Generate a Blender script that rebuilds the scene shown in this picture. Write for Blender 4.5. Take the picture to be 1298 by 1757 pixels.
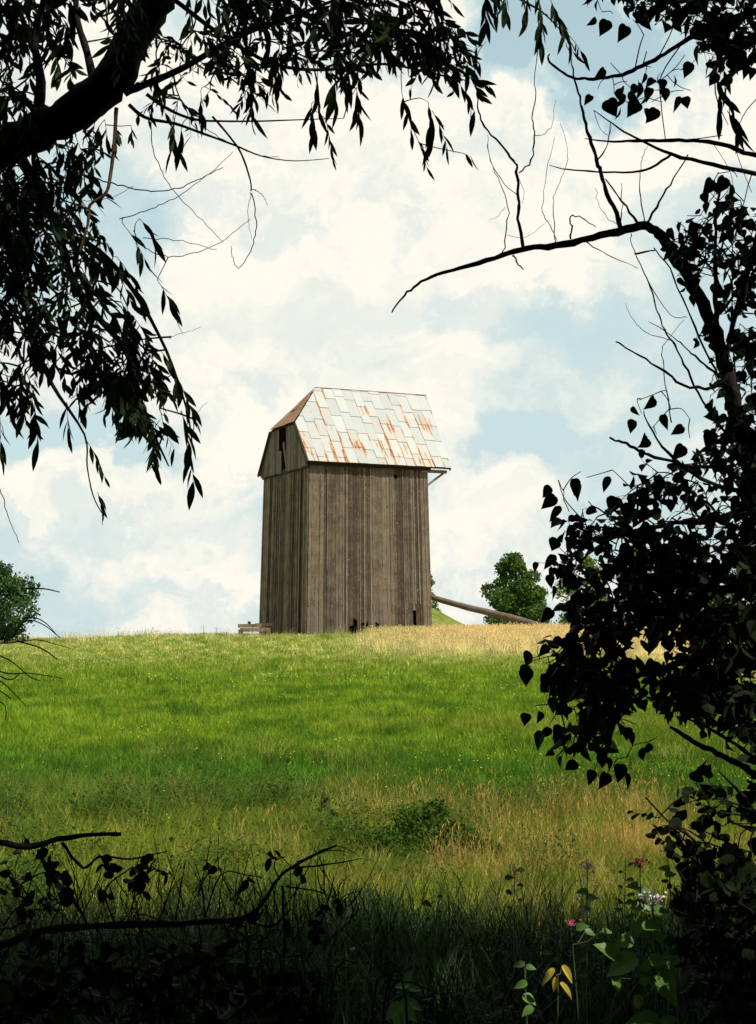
import bpy, math, random
import numpy as np
from mathutils import Vector, Matrix

random.seed(7); rng = np.random.default_rng(7)
scn = bpy.context.scene
COL = scn.collection
for o in list(bpy.data.objects): bpy.data.objects.remove(o)

# ------------------------------------------------------------------ camera
F = 2700.0; CX, CY = 649.0, 878.5; EYE = 1.6; PITCH = math.atan(226.5 / F)
cam_d = bpy.data.cameras.new('camera'); cam = bpy.data.objects.new('camera', cam_d); COL.objects.link(cam)
cam.location = (0, 0, EYE); cam.rotation_euler = (math.radians(90) + PITCH, 0, 0)
cam_d.sensor_fit = 'VERTICAL'; cam_d.sensor_height = 36; cam_d.lens = F / 1757 * 36
cam_d.clip_start = 0.05; cam_d.clip_end = 20000
scn.camera = cam
CP, SP = math.cos(PITCH), math.sin(PITCH)

def ray(px, py):
    a = (px - CX) / F; b = (CY - py) / F
    return Vector((a, CP - b * SP, SP + b * CP))
def P(px, py, d):                      # a direction seen from the eye and a distance north of it
    r = ray(px, py); r = r * (d / r.y)
    return Vector((r.x, r.y, EYE + r.z))

# ------------------------------------------------------------------ light
SUN_EL = math.radians(52); HS = Vector((0.80, -0.60, 0)).normalized()
SUN = Vector((HS.x * math.cos(SUN_EL), HS.y * math.cos(SUN_EL), math.sin(SUN_EL)))
sl = bpy.data.lights.new('sun', 'SUN'); so = bpy.data.objects.new('sun', sl); COL.objects.link(so)
sl.energy = 5.0; sl.angle = math.radians(0.53); sl.color = (1.0, 0.95, 0.86)
so.rotation_euler = SUN.to_track_quat('Z', 'Y').to_euler(); so.location = (20, -20, 40)
scn.view_settings.view_transform = 'Standard'; scn.view_settings.look = 'None'
scn.view_settings.exposure = 0.0; scn.view_settings.gamma = 1.0; scn.view_settings.use_curve_mapping = False
scn.cycles.max_bounces = 6; scn.cycles.diffuse_bounces = 3; scn.cycles.transparent_max_bounces = 8

# ------------------------------------------------------------------ node helper
class NT:
    def __init__(s, tree): s.t = tree; s.n = tree.nodes; s.l = tree.links
    def add(s, typ, ins=None, **kw):
        nd = s.n.new(typ)
        for k, v in kw.items(): setattr(nd, k, v)
        for k, v in (ins or {}).items():
            sock = nd.inputs[k]
            if isinstance(v, bpy.types.NodeSocket): s.l.new(v, sock)
            else: sock.default_value = v
        return nd
    def math(s, op, a, b=0.0, c=0.0, clamp=False):
        nd = s.n.new('ShaderNodeMath'); nd.operation = op; nd.use_clamp = clamp
        for i, v in enumerate((a, b, c)):
            if isinstance(v, bpy.types.NodeSocket): s.l.new(v, nd.inputs[i])
            else: nd.inputs[i].default_value = v
        return nd.outputs[0]
    def ss(s, v, a, b, x=0.0, y=1.0):       # smoothstep remap
        nd = s.n.new('ShaderNodeMapRange'); nd.interpolation_type = 'SMOOTHSTEP'
        s.l.new(v, nd.inputs[0])
        for i, q in ((1, a), (2, b), (3, x), (4, y)): nd.inputs[i].default_value = q
        return nd.outputs[0]
    def mix(s, f, a, b, blend='MIX'):
        nd = s.n.new('ShaderNodeMix'); nd.data_type = 'RGBA'; nd.blend_type = blend
        for i, v in ((0, f), (6, a), (7, b)):
            if isinstance(v, bpy.types.NodeSocket): s.l.new(v, nd.inputs[i])
            else: nd.inputs[i].default_value = v if i == 0 else (tuple(v) + (1,) if len(v) == 3 else v)
        return nd.outputs[2]
    def noise(s, vec, scale, detail=3, rough=0.55, dist=0.0):
        nd = s.add('ShaderNodeTexNoise', {'Vector': vec, 'Scale': scale, 'Detail': detail, 'Roughness': rough, 'Distortion': dist})
        return nd.outputs[0]
    def mapping(s, vec, scale, loc=(0, 0, 0)):
        return s.add('ShaderNodeMapping', {'Vector': vec, 'Scale': scale, 'Location': loc}).outputs[0]

def new_mat(name):
    m = bpy.data.materials.new(name); m.use_nodes = True
    m.node_tree.nodes.clear(); t = NT(m.node_tree)
    out = t.add('ShaderNodeOutputMaterial')
    return m, t, out
def principled(t, out, color, rough=0.8, spec=0.3, metal=0.0, bump=None, bstr=0.5, bdist=0.01):
    b = t.add('ShaderNodeBsdfPrincipled', {'Roughness': rough, 'Metallic': metal, 'Specular IOR Level': spec})
    if isinstance(color, bpy.types.NodeSocket): t.l.new(color, b.inputs['Base Color'])
    else: b.inputs['Base Color'].default_value = tuple(color) + (1,)
    if bump is not None:
        bp = t.add('ShaderNodeBump', {'Strength': bstr, 'Distance': bdist, 'Height': bump}); t.l.new(bp.outputs[0], b.inputs['Normal'])
    t.l.new(b.outputs[0], out.inputs[0]); return b

# ------------------------------------------------------------------ sky
w = bpy.data.worlds.new('World'); scn.world = w; w.use_nodes = True
w.node_tree.nodes.clear(); t = NT(w.node_tree)
wo = t.add('ShaderNodeOutputWorld')
sky = t.add('ShaderNodeTexSky'); sky.sky_type = 'NISHITA'; sky.sun_disc = False
sky.sun_elevation = SUN_EL; sky.sun_rotation = math.atan2(HS.x, HS.y)
sky.air_density = 1.0; sky.dust_density = 1.5; sky.ozone_density = 1.2
tc = t.add('ShaderNodeTexCoord').outputs['Generated']
D0 = t.add('ShaderNodeVectorMath', {0: tc}, operation='NORMALIZE').outputs[0]
wob = t.add('ShaderNodeTexNoise', {'Vector': D0, 'Scale': 18.0, 'Detail': 6.0, 'Roughness': 0.6}).outputs[1]
wv = t.add('ShaderNodeVectorMath', {0: wob, 1: (0.5, 0.5, 0.5)}, operation='SUBTRACT').outputs[0]
wv = t.add('ShaderNodeVectorMath', {0: wv, 'Scale': 0.10}, operation='SCALE').outputs[0]
D = t.add('ShaderNodeVectorMath', {0: D0, 1: wv}, operation='ADD').outputs[0]
big = t.noise(t.mapping(D, (1, 1, 2.0), (3.1, 0.4, 1.7)), 3.4, 5, 0.55)
fine = t.noise(t.mapping(D, (1, 1, 1.6)), 16.0, 6, 0.62)
dens = t.math('ADD', t.math('MULTIPLY', big, 1.1), t.math('MULTIPLY', fine, 0.46))
dens = t.math('SUBTRACT', dens, 0.235)
sep = t.add('ShaderNodeSeparateXYZ', {0: D0})
def blob(px, py, r0, r1, amt, sy=1.0):
    c = ray(px, py).normalized()
    v = t.add('ShaderNodeVectorMath', {0: D, 1: tuple(c)}, operation='SUBTRACT').outputs[0]
    v = t.add('ShaderNodeVectorMath', {0: v, 1: (1, 1, sy)}, operation='MULTIPLY').outputs[0]
    d = t.add('ShaderNodeVectorMath', {0: v}, operation='LENGTH').outputs['Value']
    return t.ss(d, r0 / F, r1 / F, amt, 0.0)
for b in [(620, 330, 160, 460, .52, 1), (520, 600, 100, 330, .42, 1.1), (870, 215, 40, 120, .30, 1), (1010, 330, 50, 260, .16, 1),
          (930, 100, 70, 230, -.50, 1.3), (1110, 110, 50, 170, -.30, 1.5), (330, 455, 50, 150, -.22, 1.0), (230, 400, 30, 120, -.12, 1),
          (840, 640, 60, 220, -.02, 1.4), (880, 745, 30, 170, -.20, 3.6), (120, 745, 40, 280, -.36, 4.5), (640, 735, 20, 130, -.10, 3.0),
          (420, 930, 40, 200, -.13, 3), (1000, 560, 30, 150, -.10, 1.5), (130, 850, 30, 220, .12, 2.5), (820, 850, 30, 170, .16, 2.0),
          (120, 60, 60, 300, .15, 1), (560, 150, 60, 250, .15, 1)]:
    dens = t.math('ADD', dens, blob(*b))
# the same sort of sky carries on overhead, with more open blue
dens = t.math('SUBTRACT', dens, t.ss(sep.outputs[2], 0.40, 0.75, 0.0, 0.10))
cl = t.ss(dens, 0.355, 0.49)
Du = t.add('ShaderNodeVectorMath', {0: D, 1: (0.012, 0.0, 0.030)}, operation='ADD').outputs[0]
bigu = t.noise(t.mapping(Du, (1, 1, 2.0), (3.1, 0.4, 1.7)), 3.4, 5, 0.55); fineu = t.noise(t.mapping(Du, (1, 1, 1.6)), 16.0, 6, 0.62)
above = t.math('ADD', t.math('MULTIPLY', t.math('SUBTRACT', bigu, big), 1.1), t.math('MULTIPLY', t.math('SUBTRACT', fineu, fine), 0.46))
relief = t.ss(above, 0.12, -0.02, 0.5, 1.0)
body = t.ss(dens, 0.46, 0.74)
shade = t.noise(t.mapping(D, (1, 1, 2.2), (7, 2, 5)), 8.0, 5, 0.6)
lit = t.math('MULTIPLY', t.math('MULTIPLY', body, relief), t.ss(shade, 0.34, 0.54, 0.55, 1.0), clamp=True)
cloudcol = t.mix(lit, (0.60, 0.745, 0.76), (1.04, 0.985, 0.87))
clear = t.add('ShaderNodeVectorMath', {0: sky.outputs[0], 'Scale': 1.0}, operation='SCALE').outputs[0]
haze_f = t.ss(sep.outputs[2], 0.05, 0.60, 0.92, 0.45)
clear = t.mix(haze_f, t.mix(1.0, clear, (0.13, 0.15, 0.125), 'MULTIPLY'), (0.60, 0.77, 0.80))
skycol = t.mix(t.math('MULTIPLY', cl, 0.96), clear, cloudcol)
bg = t.add('ShaderNodeBackground', {'Color': skycol, 'Strength': 1.0}); 
bg2 = bg
t.l.new(bg.outputs[0], wo.inputs[0])

# ------------------------------------------------------------------ object helpers
def tag(o, label=None, cat=None, group=None, kind=None):
    if label: o['label'] = label
    if cat: o['category'] = cat
    if group: o['group'] = group
    if kind: o['kind'] = kind
    return o
def empty(name, loc, label, cat, group=None, rz=0):
    o = bpy.data.objects.new(name, None); COL.objects.link(o); o.location = loc; o.rotation_euler = (0, 0, rz)
    o.empty_display_size = 0.2
    return tag(o, label, cat, group)
def link(name, me, mat=None, parent=None, kind=None, label=None):
    o = bpy.data.objects.new(name, me); COL.objects.link(o)
    if mat is not None and not me.materials: me.materials.append(mat)
    if parent is not None: o.parent = parent
    if kind: o['kind'] = kind
    if label: o['label'] = label
    return o

class MB:
    def __init__(s): s.v = []; s.f = []; s.n = 0
    def add(s, v, f):
        s.v.append(np.asarray(v, dtype=float)); s.f += [tuple(i + s.n for i in q) for q in f]; s.n += len(v)
    def box(s, lo, hi):
        x0, y0, z0 = lo; x1, y1, z1 = hi
        s.add([(x0,y0,z0),(x1,y0,z0),(x1,y1,z0),(x0,y1,z0),(x0,y0,z1),(x1,y0,z1),(x1,y1,z1),(x0,y1,z1)],
              [(3,2,1,0),(4,5,6,7),(0,1,5,4),(1,2,6,5),(2,3,7,6),(3,0,4,7)])
    def beam(s, a, b, w, h, up=(0, 0, 1)):
        a = Vector(a); b = Vector(b); d = (b - a).normalized(); sd = d.cross(Vector(up)).normalized(); u = sd.cross(d)
        vs = []
        for p in (a, b):
            for i, j in ((-1,-1),(1,-1),(1,1),(-1,1)): vs.append(p + sd * (i * w / 2) + u * (j * h / 2))
        s.add([tuple(v) for v in vs], [(3,2,1,0),(4,5,6,7),(0,1,5,4),(1,2,6,5),(2,3,7,6),(3,0,4,7)])
    def tube(s, pts, radii, sides=6, jit=0.0, cap=True):
        pts = [Vector(p) for p in pts]; n = len(pts); vs = []; ref = Vector((0.13, 0.97, 0.21)).normalized(); prev = None
        for i, p in enumerate(pts):
            d = (pts[min(i + 1, n - 1)] - pts[max(i - 1, 0)])
            d = d.normalized() if d.length > 1e-9 else Vector((0, 0, 1))
            a = d.cross(ref if prev is None else prev)
            if prev is not None:
                a = prev - d * prev.dot(d)
            if a.length < 1e-6: a = d.orthogonal()
            a.normalize(); prev = a; b = d.cross(a)
            r = radii[i]
            for k in range(sides):
                th = 2 * math.pi * k / sides; rr = r * (1 + (random.uniform(-jit, jit) if jit else 0))
                vs.append(tuple(p + a * (math.cos(th) * rr) + b * (math.sin(th) * rr)))
        fs = [(i*sides+k, i*sides+(k+1)%sides, (i+1)*sides+(k+1)%sides, (i+1)*sides+k) for i in range(n-1) for k in range(sides)]
        if cap: fs += [tuple(range(sides))[::-1], tuple((n-1)*sides+k for k in range(sides))]
        s.add(vs, fs)
    def mesh(s, name, smooth=False, off=None):
        me = bpy.data.meshes.new(name)
        v = np.concatenate(s.v) if s.v else np.zeros((0, 3))
        if off is not None: v = v - np.array(off)
        me.from_pydata(v.tolist(), [], s.f); me.validate()
        if smooth: me.polygons.foreach_set('use_smooth', [True] * len(me.polygons))
        me.update(); return me
    def build(s, name, mat, parent=None, smooth=False, off=None, kind=None, label=None):
        return link(name, s.mesh(name, smooth, off), mat, parent, kind, label)

def smooth_path(pts, rad, seg=4, wob=0.0):
    """Catmull-Rom through points with radii."""
    p = [Vector(q) for q in pts]; n = len(p); out = []; rr = []
    for i in range(n - 1):
        p0 = p[max(i-1, 0)]; p1 = p[i]; p2 = p[i+1]; p3 = p[min(i+2, n-1)]
        for k in range(seg):
            u = k / seg
            q = 0.5 * ((2*p1) + (-p0+p2)*u + (2*p0-5*p1+4*p2-p3)*u*u + (-p0+3*p1-3*p2+p3)*u**3)
            if wob: q += Vector((random.gauss(0,1), random.gauss(0,1), random.gauss(0,1))) * wob
            out.append(q); rr.append(rad[i] * (1-u) + rad[i+1] * u)
    out.append(p[-1]); rr.append(rad[-1]); return out, rr

# ------------------------------------------------------------------ terrain
def sstep(a, b, x): u = np.clip((x - a) / (b - a), 0, 1); return u * u * (3 - 2 * u)
def terrain(x, y):
    x = np.asarray(x, dtype=float); y = np.asarray(y, dtype=float)
    crest = 1.87 - 0.24 * sstep(-6, -18, x) + 0.05 * sstep(0, 6, x) - 0.35 * sstep(10, 40, np.abs(x))
    u = np.clip((y - 9) / 56, 0, 1); rise = (u * 0.86 + 0.14 * u * u) * crest
    over = np.clip(y - 76, 0, None)
    fall = -0.006 * over ** 2; fall = np.where(fall < -9, -9 - 4 * (1 - np.exp((fall + 9) / 60)), fall)
    z = rise + fall
    z = z + 2.75 * np.exp(-(((x - 1.2) / 3.8) ** 2 + ((y - 87) / 5.0) ** 2))
    z = z + 0.9 * np.exp(-(((x - 15) / 12.0) ** 2 + ((y - 95) / 12.0) ** 2))
    b = 0.05 * np.sin(x*0.9+1.3*np.sin(y*0.35)) * np.sin(y*0.55+0.7) + 0.03*np.sin(x*2.1+y*1.3) * np.sin(y*1.7-x*0.6)
    z = z + b * sstep(9, 16, y) * sstep(300, 80, y)
    return z + 0.05 * np.sin(x*1.7) * np.sin(y*1.3) * sstep(9, 3, y)
def TZ(x, y): return float(terrain(x, y))
def ground_at(px, d):       # point of the ground below a bearing at a distance
    x = (px - CX) / F * d; return Vector((x, d, TZ(x, d)))

def meadow_group():
    g = bpy.data.node_groups.new('meadow_colour', 'ShaderNodeTree')
    g.interface.new_socket('Color', in_out='OUTPUT', socket_type='NodeSocketColor')
    g.interface.new_socket('Dry', in_out='OUTPUT', socket_type='NodeSocketFloat')
    t = NT(g); go = t.add('NodeGroupOutput')
    pos = t.add('ShaderNodeNewGeometry').outputs['Position']
    s = t.add('ShaderNodeSeparateXYZ', {0: pos}); X, Y = s.outputs[0], s.outputs[1]
    flat = t.mapping(pos, (1, 1, 0))
    n1 = t.noise(t.mapping(flat, (0.6, 1.0, 1)), 0.34, 4); n2 = t.noise(flat, 1.7, 4, .6); n3 = t.noise(t.mapping(flat, (1, .5, 1)), 0.9, 5, .6, .5)
    Yw = t.math('ADD', Y, t.math('MULTIPLY', t.math('SUBTRACT', n1, 0.5), 9.0))
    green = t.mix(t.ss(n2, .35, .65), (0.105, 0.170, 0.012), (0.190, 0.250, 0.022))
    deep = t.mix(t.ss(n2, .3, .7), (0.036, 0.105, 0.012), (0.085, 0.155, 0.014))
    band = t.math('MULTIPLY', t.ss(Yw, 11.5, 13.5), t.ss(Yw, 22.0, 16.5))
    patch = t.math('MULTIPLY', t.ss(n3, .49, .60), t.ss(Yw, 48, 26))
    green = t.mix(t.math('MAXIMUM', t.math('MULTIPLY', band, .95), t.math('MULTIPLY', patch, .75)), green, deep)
    yel = t.mix(t.ss(n2, .3, .7), (0.165, 0.225, 0.022), (0.290, 0.295, 0.065))
    col = t.mix(t.math('MULTIPLY', t.ss(Yw, 30, 56), t.ss(n3, .30, .62, .45, 1.0)), green, yel)
    straw = t.mix(t.ss(n3, .35, .65), (0.36, 0.24, 0.06), (0.56, 0.42, 0.16))
    straw = t.mix(t.ss(Y, 30, 50), straw, (0.66, 0.54, 0.27))
    crest = t.math('MULTIPLY', t.ss(Yw, 38, 57), t.ss(X, -2.5, 4.0))
    crest2 = t.math('MULTIPLY', t.ss(Yw, 32, 50), t.ss(n2, .46, .64, 0, .5))
    right = t.math('MULTIPLY', t.math('MULTIPLY', t.ss(X, 5, 9), t.ss(Y, 26, 40)), .8)
    Yn = t.math('ADD', Y, t.math('MULTIPLY', t.math('SUBTRACT', n3, 0.5), 5.0))
    near = t.math('MULTIPLY', t.math('MULTIPLY', t.ss(Yn, 12.8, 11.0), t.ss(Y, 7.5, 10)), t.math('MULTIPLY', t.ss(t.noise(flat, 1.3, 4, .6), .47, .60, .0, .75), t.ss(X, -1.4, 1.4, .25, 1.0)))
    dry = t.math('MAXIMUM', t.math('MAXIMUM', crest, crest2), t.math('MAXIMUM', right, near), clamp=True)
    dry = t.math('MULTIPLY', dry, t.ss(Y, 84, 78))
    col = t.mix(dry, col, straw)
    n4 = t.noise(flat, 11.0, 3, .7); n5 = t.noise(flat, 4.0, 4, .65)
    col = t.add('ShaderNodeVectorMath', {0: col, 'Scale': t.math('MULTIPLY', t.ss(n4, .3, .7, .70, 1.35), t.ss(n5, .3, .7, .78, 1.22))}, operation='SCALE').outputs[0]
    t.l.new(col, go.inputs[0]); t.l.new(dry, go.inputs[1]); return g
MG = meadow_group()

def mat_ground():
    m, t, out = new_mat('meadow_soil')
    g = t.add('ShaderNodeGroup'); g.node_tree = MG
    pos = t.add('ShaderNodeNewGeometry').outputs['Position']
    n = t.noise(pos, 9.0, 5, .65)
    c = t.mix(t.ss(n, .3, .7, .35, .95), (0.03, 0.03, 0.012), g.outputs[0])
    s_ = t.add('ShaderNodeSeparateXYZ', {0: pos}); c = t.mix(t.ss(s_.outputs[1], 9.0, 7.0), c, (0.014, 0.013, 0.008))  # soil colour darkened towards the viewer to paint in the tree shade
    principled(t, out, c, .95, .1, bump=t.noise(pos, 14.0, 6, .7), bstr=.9, bdist=.06); return m
def mat_grass(name, mul=1.0, drymix=0.0, drycol=(0.42, 0.31, 0.12), transl=.3):
    m, t, out = new_mat(name)
    g = t.add('ShaderNodeGroup'); g.node_tree = MG
    oi = t.add('ShaderNodeObjectInfo')
    c = g.outputs[0]
    if drymix: c = t.mix(t.ss(oi.outputs['Random'], max(0, .5 - drymix / 2), 1.5 - drymix, 0.12, 1.0), c, drycol)
    val = t.ss(oi.outputs['Random'], 0, 1, .72 * mul, 1.35 * mul)
    sc = t.add('ShaderNodeVectorMath', {0: c, 'Scale': val}, operation='SCALE').outputs[0]
    d = t.add('ShaderNodeBsdfDiffuse', {'Color': sc, 'Roughness': .8}); tr = t.add('ShaderNodeBsdfTranslucent', {'Color': sc})
    mx = t.add('ShaderNodeMixShader', {0: transl, 1: d.outputs[0], 2: tr.outputs[0]}); t.l.new(mx.outputs[0], out.inputs[0]); return m
def mat_leaf(name, c0, c1, transl=.12, rough=.55, spec=.25, scale=3.0):
    m, t, out = new_mat(name)
    oi = t.add('ShaderNodeObjectInfo'); pos = t.add('ShaderNodeNewGeometry').outputs['Position']
    f = t.math('MULTIPLY', t.math('ADD', t.ss(t.noise(pos, scale, 3), .35, .65), oi.outputs['Random']), .5)
    c = t.mix(f, c0, c1)
    b = t.add('ShaderNodeBsdfPrincipled', {'Base Color': c, 'Roughness': rough, 'Specular IOR Level': spec})
    tr = t.add('ShaderNodeBsdfTranslucent', {'Color': t.mix(.5, c, (c1[0]*1.5, c1[1]*1.6, c1[2]))})
    mx = t.add('ShaderNodeMixShader', {0: transl, 1: b.outputs[0], 2: tr.outputs[0]}); t.l.new(mx.outputs[0], out.inputs[0]); return m
def mat_bark(name, c0, c1, scale=14):
    m, t, out = new_mat(name)
    pos = t.add('ShaderNodeNewGeometry').outputs['Position']
    n = t.noise(t.mapping(pos, (1, 1, .35)), scale, 6, .7, .6)
    principled(t, out, t.mix(t.ss(n, .35, .65), c0, c1), .9, .15, bump=n, bstr=.9, bdist=.02); return m
def mat_plain(name, c0, c1, scale=20, rough=.8, spec=.2):
    m, t, out = new_mat(name)
    pos = t.add('ShaderNodeNewGeometry').outputs['Position']
    principled(t, out, t.mix(t.ss(t.noise(pos, scale, 4), .35, .65), c0, c1), rough, spec); return m

M_ground = mat_ground()
M_grass = mat_grass('meadow_grass_blades', 1.5)
M_dry = mat_grass('dry_grass_blades', 1.1, .75, (0.52, 0.36, 0.11))
M_drycrest = mat_grass('crest_grass_blades', 1.2, .6, (0.66, 0.54, 0.28))
M_rough = mat_grass('rough_grass_blades', 1.3, .08, (0.30, 0.26, 0.06))
M_shade_tint = mat_plain('shade_tinted_grass_blades', (0.008, 0.020, 0.004), (0.022, 0.045, 0.010), 3)  # grass colour lowered to deepen the shade under the trees
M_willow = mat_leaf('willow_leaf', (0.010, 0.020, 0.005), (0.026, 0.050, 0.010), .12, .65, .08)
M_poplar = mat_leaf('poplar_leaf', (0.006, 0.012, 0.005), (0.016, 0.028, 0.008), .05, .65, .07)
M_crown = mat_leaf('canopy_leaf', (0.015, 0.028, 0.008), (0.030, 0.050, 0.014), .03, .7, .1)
M_far = mat_leaf('far_tree_leaf', (0.022, 0.060, 0.010), (0.150, 0.240, 0.030), .2, .6, .2, 1.4)
M_conifer = mat_leaf('left_tree_leaf', (0.020, 0.055, 0.014), (0.090, 0.160, 0.028), .12, .6, .2, 1.6)
M_bush = mat_leaf('bush_leaf', (0.016, 0.046, 0.008), (0.070, 0.125, 0.014), .2, .8, .05, 4)
M_weed = mat_leaf('weed_leaf', (0.045, 0.105, 0.016), (0.120, 0.220, 0.035), .2, .5, .3, 6)
M_weed_dimmed = mat_leaf('shade_tinted_weed_leaf', (0.012, 0.030, 0.008), (0.035, 0.070, 0.016), .1, .7, .1, 6)  # dimmed copy of the weed leaf, tree shade put into its colour
M_yleaf = mat_leaf('yellow_leaf', (0.42, 0.30, 0.03), (0.60, 0.46, 0.07), .2, .5, .3, 6)
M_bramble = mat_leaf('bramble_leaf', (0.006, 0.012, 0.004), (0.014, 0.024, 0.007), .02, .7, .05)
M_bark = mat_bark('willow_bark', (0.006, 0.005, 0.005), (0.022, 0.018, 0.015))
M_twig = mat_bark('twig_bark', (0.010, 0.008, 0.006), (0.032, 0.023, 0.017), 40)
M_sunlit_twig = mat_bark('painted_sunlit_twig_bark', (0.06, 0.035, 0.022), (0.16, 0.10, 0.065), 40)  # lighter bark colour paints sunlight onto one hanging branch
M_stem = mat_plain('green_stem', (0.05, 0.08, 0.02), (0.10, 0.12, 0.04))
M_brown = mat_plain('seed_brown', (0.035, 0.020, 0.010), (0.09, 0.05, 0.02))
M_pink = mat_plain('pink_petal', (0.55, 0.06, 0.12), (0.70, 0.20, 0.26))
M_pale = mat_plain('pale_pink_petal', (0.55, 0.42, 0.44), (0.72, 0.66, 0.64))
M_white = mat_plain('white_petal', (0.60, 0.58, 0.48), (0.78, 0.76, 0.68))
M_yel = mat_plain('yellow_petal', (0.65, 0.48, 0.03), (0.75, 0.60, 0.08))

# ground sheet
ys = np.concatenate([np.linspace(-60, 0, 13)[:-1], np.linspace(0, 30, 61)[:-1], np.linspace(30, 110, 81)[:-1], np.geomspace(110, 6000, 34)])
xs = np.concatenate([-np.geomspace(24, 5000, 24)[::-1], np.linspace(-24, 24, 81)[1:-1], np.geomspace(24, 5000, 24)])
GX, GY = np.meshgrid(xs, ys); GZ = terrain(GX, GY)
nx = len(xs); gv = np.stack([GX.ravel(), GY.ravel(), GZ.ravel()], 1)
gf = [(j*nx+i, j*nx+i+1, (j+1)*nx+i+1, (j+1)*nx+i) for j in range(len(ys)-1) for i in range(nx-1)]
me = bpy.data.meshes.new('meadow_ground'); me.from_pydata(gv.tolist(), [], gf); me.polygons.foreach_set('use_smooth', [True]*len(me.polygons))
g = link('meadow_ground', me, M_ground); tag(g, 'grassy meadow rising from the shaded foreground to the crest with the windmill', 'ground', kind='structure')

# ------------------------------------------------------------------ scattered ground cover
def tuft(name, n, rad, h0, h1, wid, lean, mat, seed=0, head=0.0, seg=3):
    r = random.Random(seed); v = []; f = []
    for i in range(n):
        a = r.uniform(0, 6.283); q = rad * math.sqrt(r.random()); bx, by = q*math.cos(a), q*math.sin(a)
        h = r.uniform(h0, h1); la = r.uniform(0, 6.283); ln = h * lean * r.uniform(.3, 1.2); fa = r.uniform(0, 3.14)
        wx, wy = math.cos(fa)*wid/2, math.sin(fa)*wid/2; b0 = len(v)
        for k in range(seg):
            u = k / seg; off = ln * u * u; ww = (1 - u * .55)
            x = bx + math.cos(la)*off; y = by + math.sin(la)*off; z = h * u * (1 - .12 * u * lean) - .01
            v.append((x - wx*ww, y - wy*ww, z)); v.append((x + wx*ww, y + wy*ww, z))
        tx, ty, tz = bx + math.cos(la)*ln, by + math.sin(la)*ln, h * (1 - .15 * lean)
        v.append((tx, ty, tz))
        for k in range(seg - 1): f.append((b0+2*k, b0+2*k+1, b0+2*k+3, b0+2*k+2))
        f.append((b0+2*seg-2, b0+2*seg-1, b0+2*seg))
        if head and r.random() < head:
            hw = wid * .9; hl = h * .10
            for s_ in (0, 1):
                dx, dy = (hw, 0) if s_ else (0, hw); q0 = len(v)
                v += [(tx, ty, tz - hl*.5), (tx + dx, ty + dy, tz), (tx + math.cos(la)*.02, ty + math.sin(la)*.02, tz + hl*.6), (tx - dx, ty - dy, tz)]
                f.append((q0, q0+1, q0+2, q0+3))
    me = bpy.data.meshes.new(name); me.from_pydata(v, [], f); me.materials.append(mat)
    return bpy.data.objects.new(name, me)

def scatter(name, src, pts, rot, scl, label, cat):
    me = bpy.data.meshes.new(name + '_points'); me.from_pydata(pts.tolist(), [], [])
    a = me.attributes.new('rot', 'FLOAT_VECTOR', 'POINT'); a.data.foreach_set('vector', rot.ravel().astype(np.float32))
    a = me.attributes.new('scl', 'FLOAT', 'POINT'); a.data.foreach_set('value', scl.astype(np.float32))
    o = link(name, me); ng = bpy.data.node_groups.new(name + '_nodes', 'GeometryNodeTree')
    ng.interface.new_socket('Geometry', in_out='INPUT', socket_type='NodeSocketGeometry')
    ng.interface.new_socket('Geometry', in_out='OUTPUT', socket_type='NodeSocketGeometry')
    t = NT(ng); gi = t.add('NodeGroupInput'); go = t.add('NodeGroupOutput')
    oi = t.add('GeometryNodeObjectInfo', {'Object': src, 'As Instance': True})
    ar = t.add('GeometryNodeInputNamedAttribute', {'Name': 'rot'}, data_type='FLOAT_VECTOR')
    asx = t.add('GeometryNodeInputNamedAttribute', {'Name': 'scl'}, data_type='FLOAT')
    iop = t.add('GeometryNodeInstanceOnPoints', {'Points': gi.outputs[0], 'Instance': oi.outputs['Geometry'], 'Rotation': ar.outputs[0], 'Scale': asx.outputs[0]})
    t.l.new(iop.outputs[0], go.inputs[0])
    md = o.modifiers.new('scatter', 'NODES'); md.node_group = ng
    tag(o, label, cat, kind='stuff'); return o

def vnoise(x, y, s, seed):     # cheap smooth value noise
    r = np.random.default_rng(seed); g = r.random((64, 64))
    xi = x * s + 1000; yi = y * s + 1000; x0 = np.floor(xi).astype(int); y0 = np.floor(yi).astype(int); fx = xi-x0; fy = yi-y0
    fx = fx*fx*(3-2*fx); fy = fy*fy*(3-2*fy)
    q = lambda i, j: g[i % 64, j % 64]
    return (q(x0,y0)*(1-fx)+q(x0+1,y0)*fx)*(1-fy)+(q(x0,y0+1)*(1-fx)+q(x0+1,y0+1)*fx)*fy

MILL_ROT = math.radians(24); MILL_C = Vector((-3.05, 67.5))       # near corner
def field(n, y0, y1, marg=1.0, xmin=None, xmax=None, dens=None, seed=0):
    r = np.random.default_rng(seed); ymax_w = (649 / F) * y1 + marg
    k = 0; out = []
    while k < n:
        m = n * 3; y = r.uniform(y0, y1, m); x = r.uniform(-ymax_w, ymax_w, m)
        ok = np.abs(x) < (649 / F) * y + marg
        if xmin is not None: ok &= x > xmin
        if xmax is not None: ok &= x < xmax
        du = (x - MILL_C.x) * math.cos(MILL_ROT) + (y - MILL_C.y) * math.sin(MILL_ROT); dv = -(x - MILL_C.x) * math.sin(MILL_ROT) + (y - MILL_C.y) * math.cos(MILL_ROT)
        ok &= ~((du > 0.02) & (du < 5.93) & (dv > 0.02) & (dv < 5.93))
        if dens is not None: ok &= r.random(m) < dens(x, y)
        q = np.stack([x[ok], y[ok]], 1); out.append(q); k += len(q)
    q = np.concatenate(out)[:n]
    return np.column_stack([q, terrain(q[:, 0], q[:, 1])])
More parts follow.
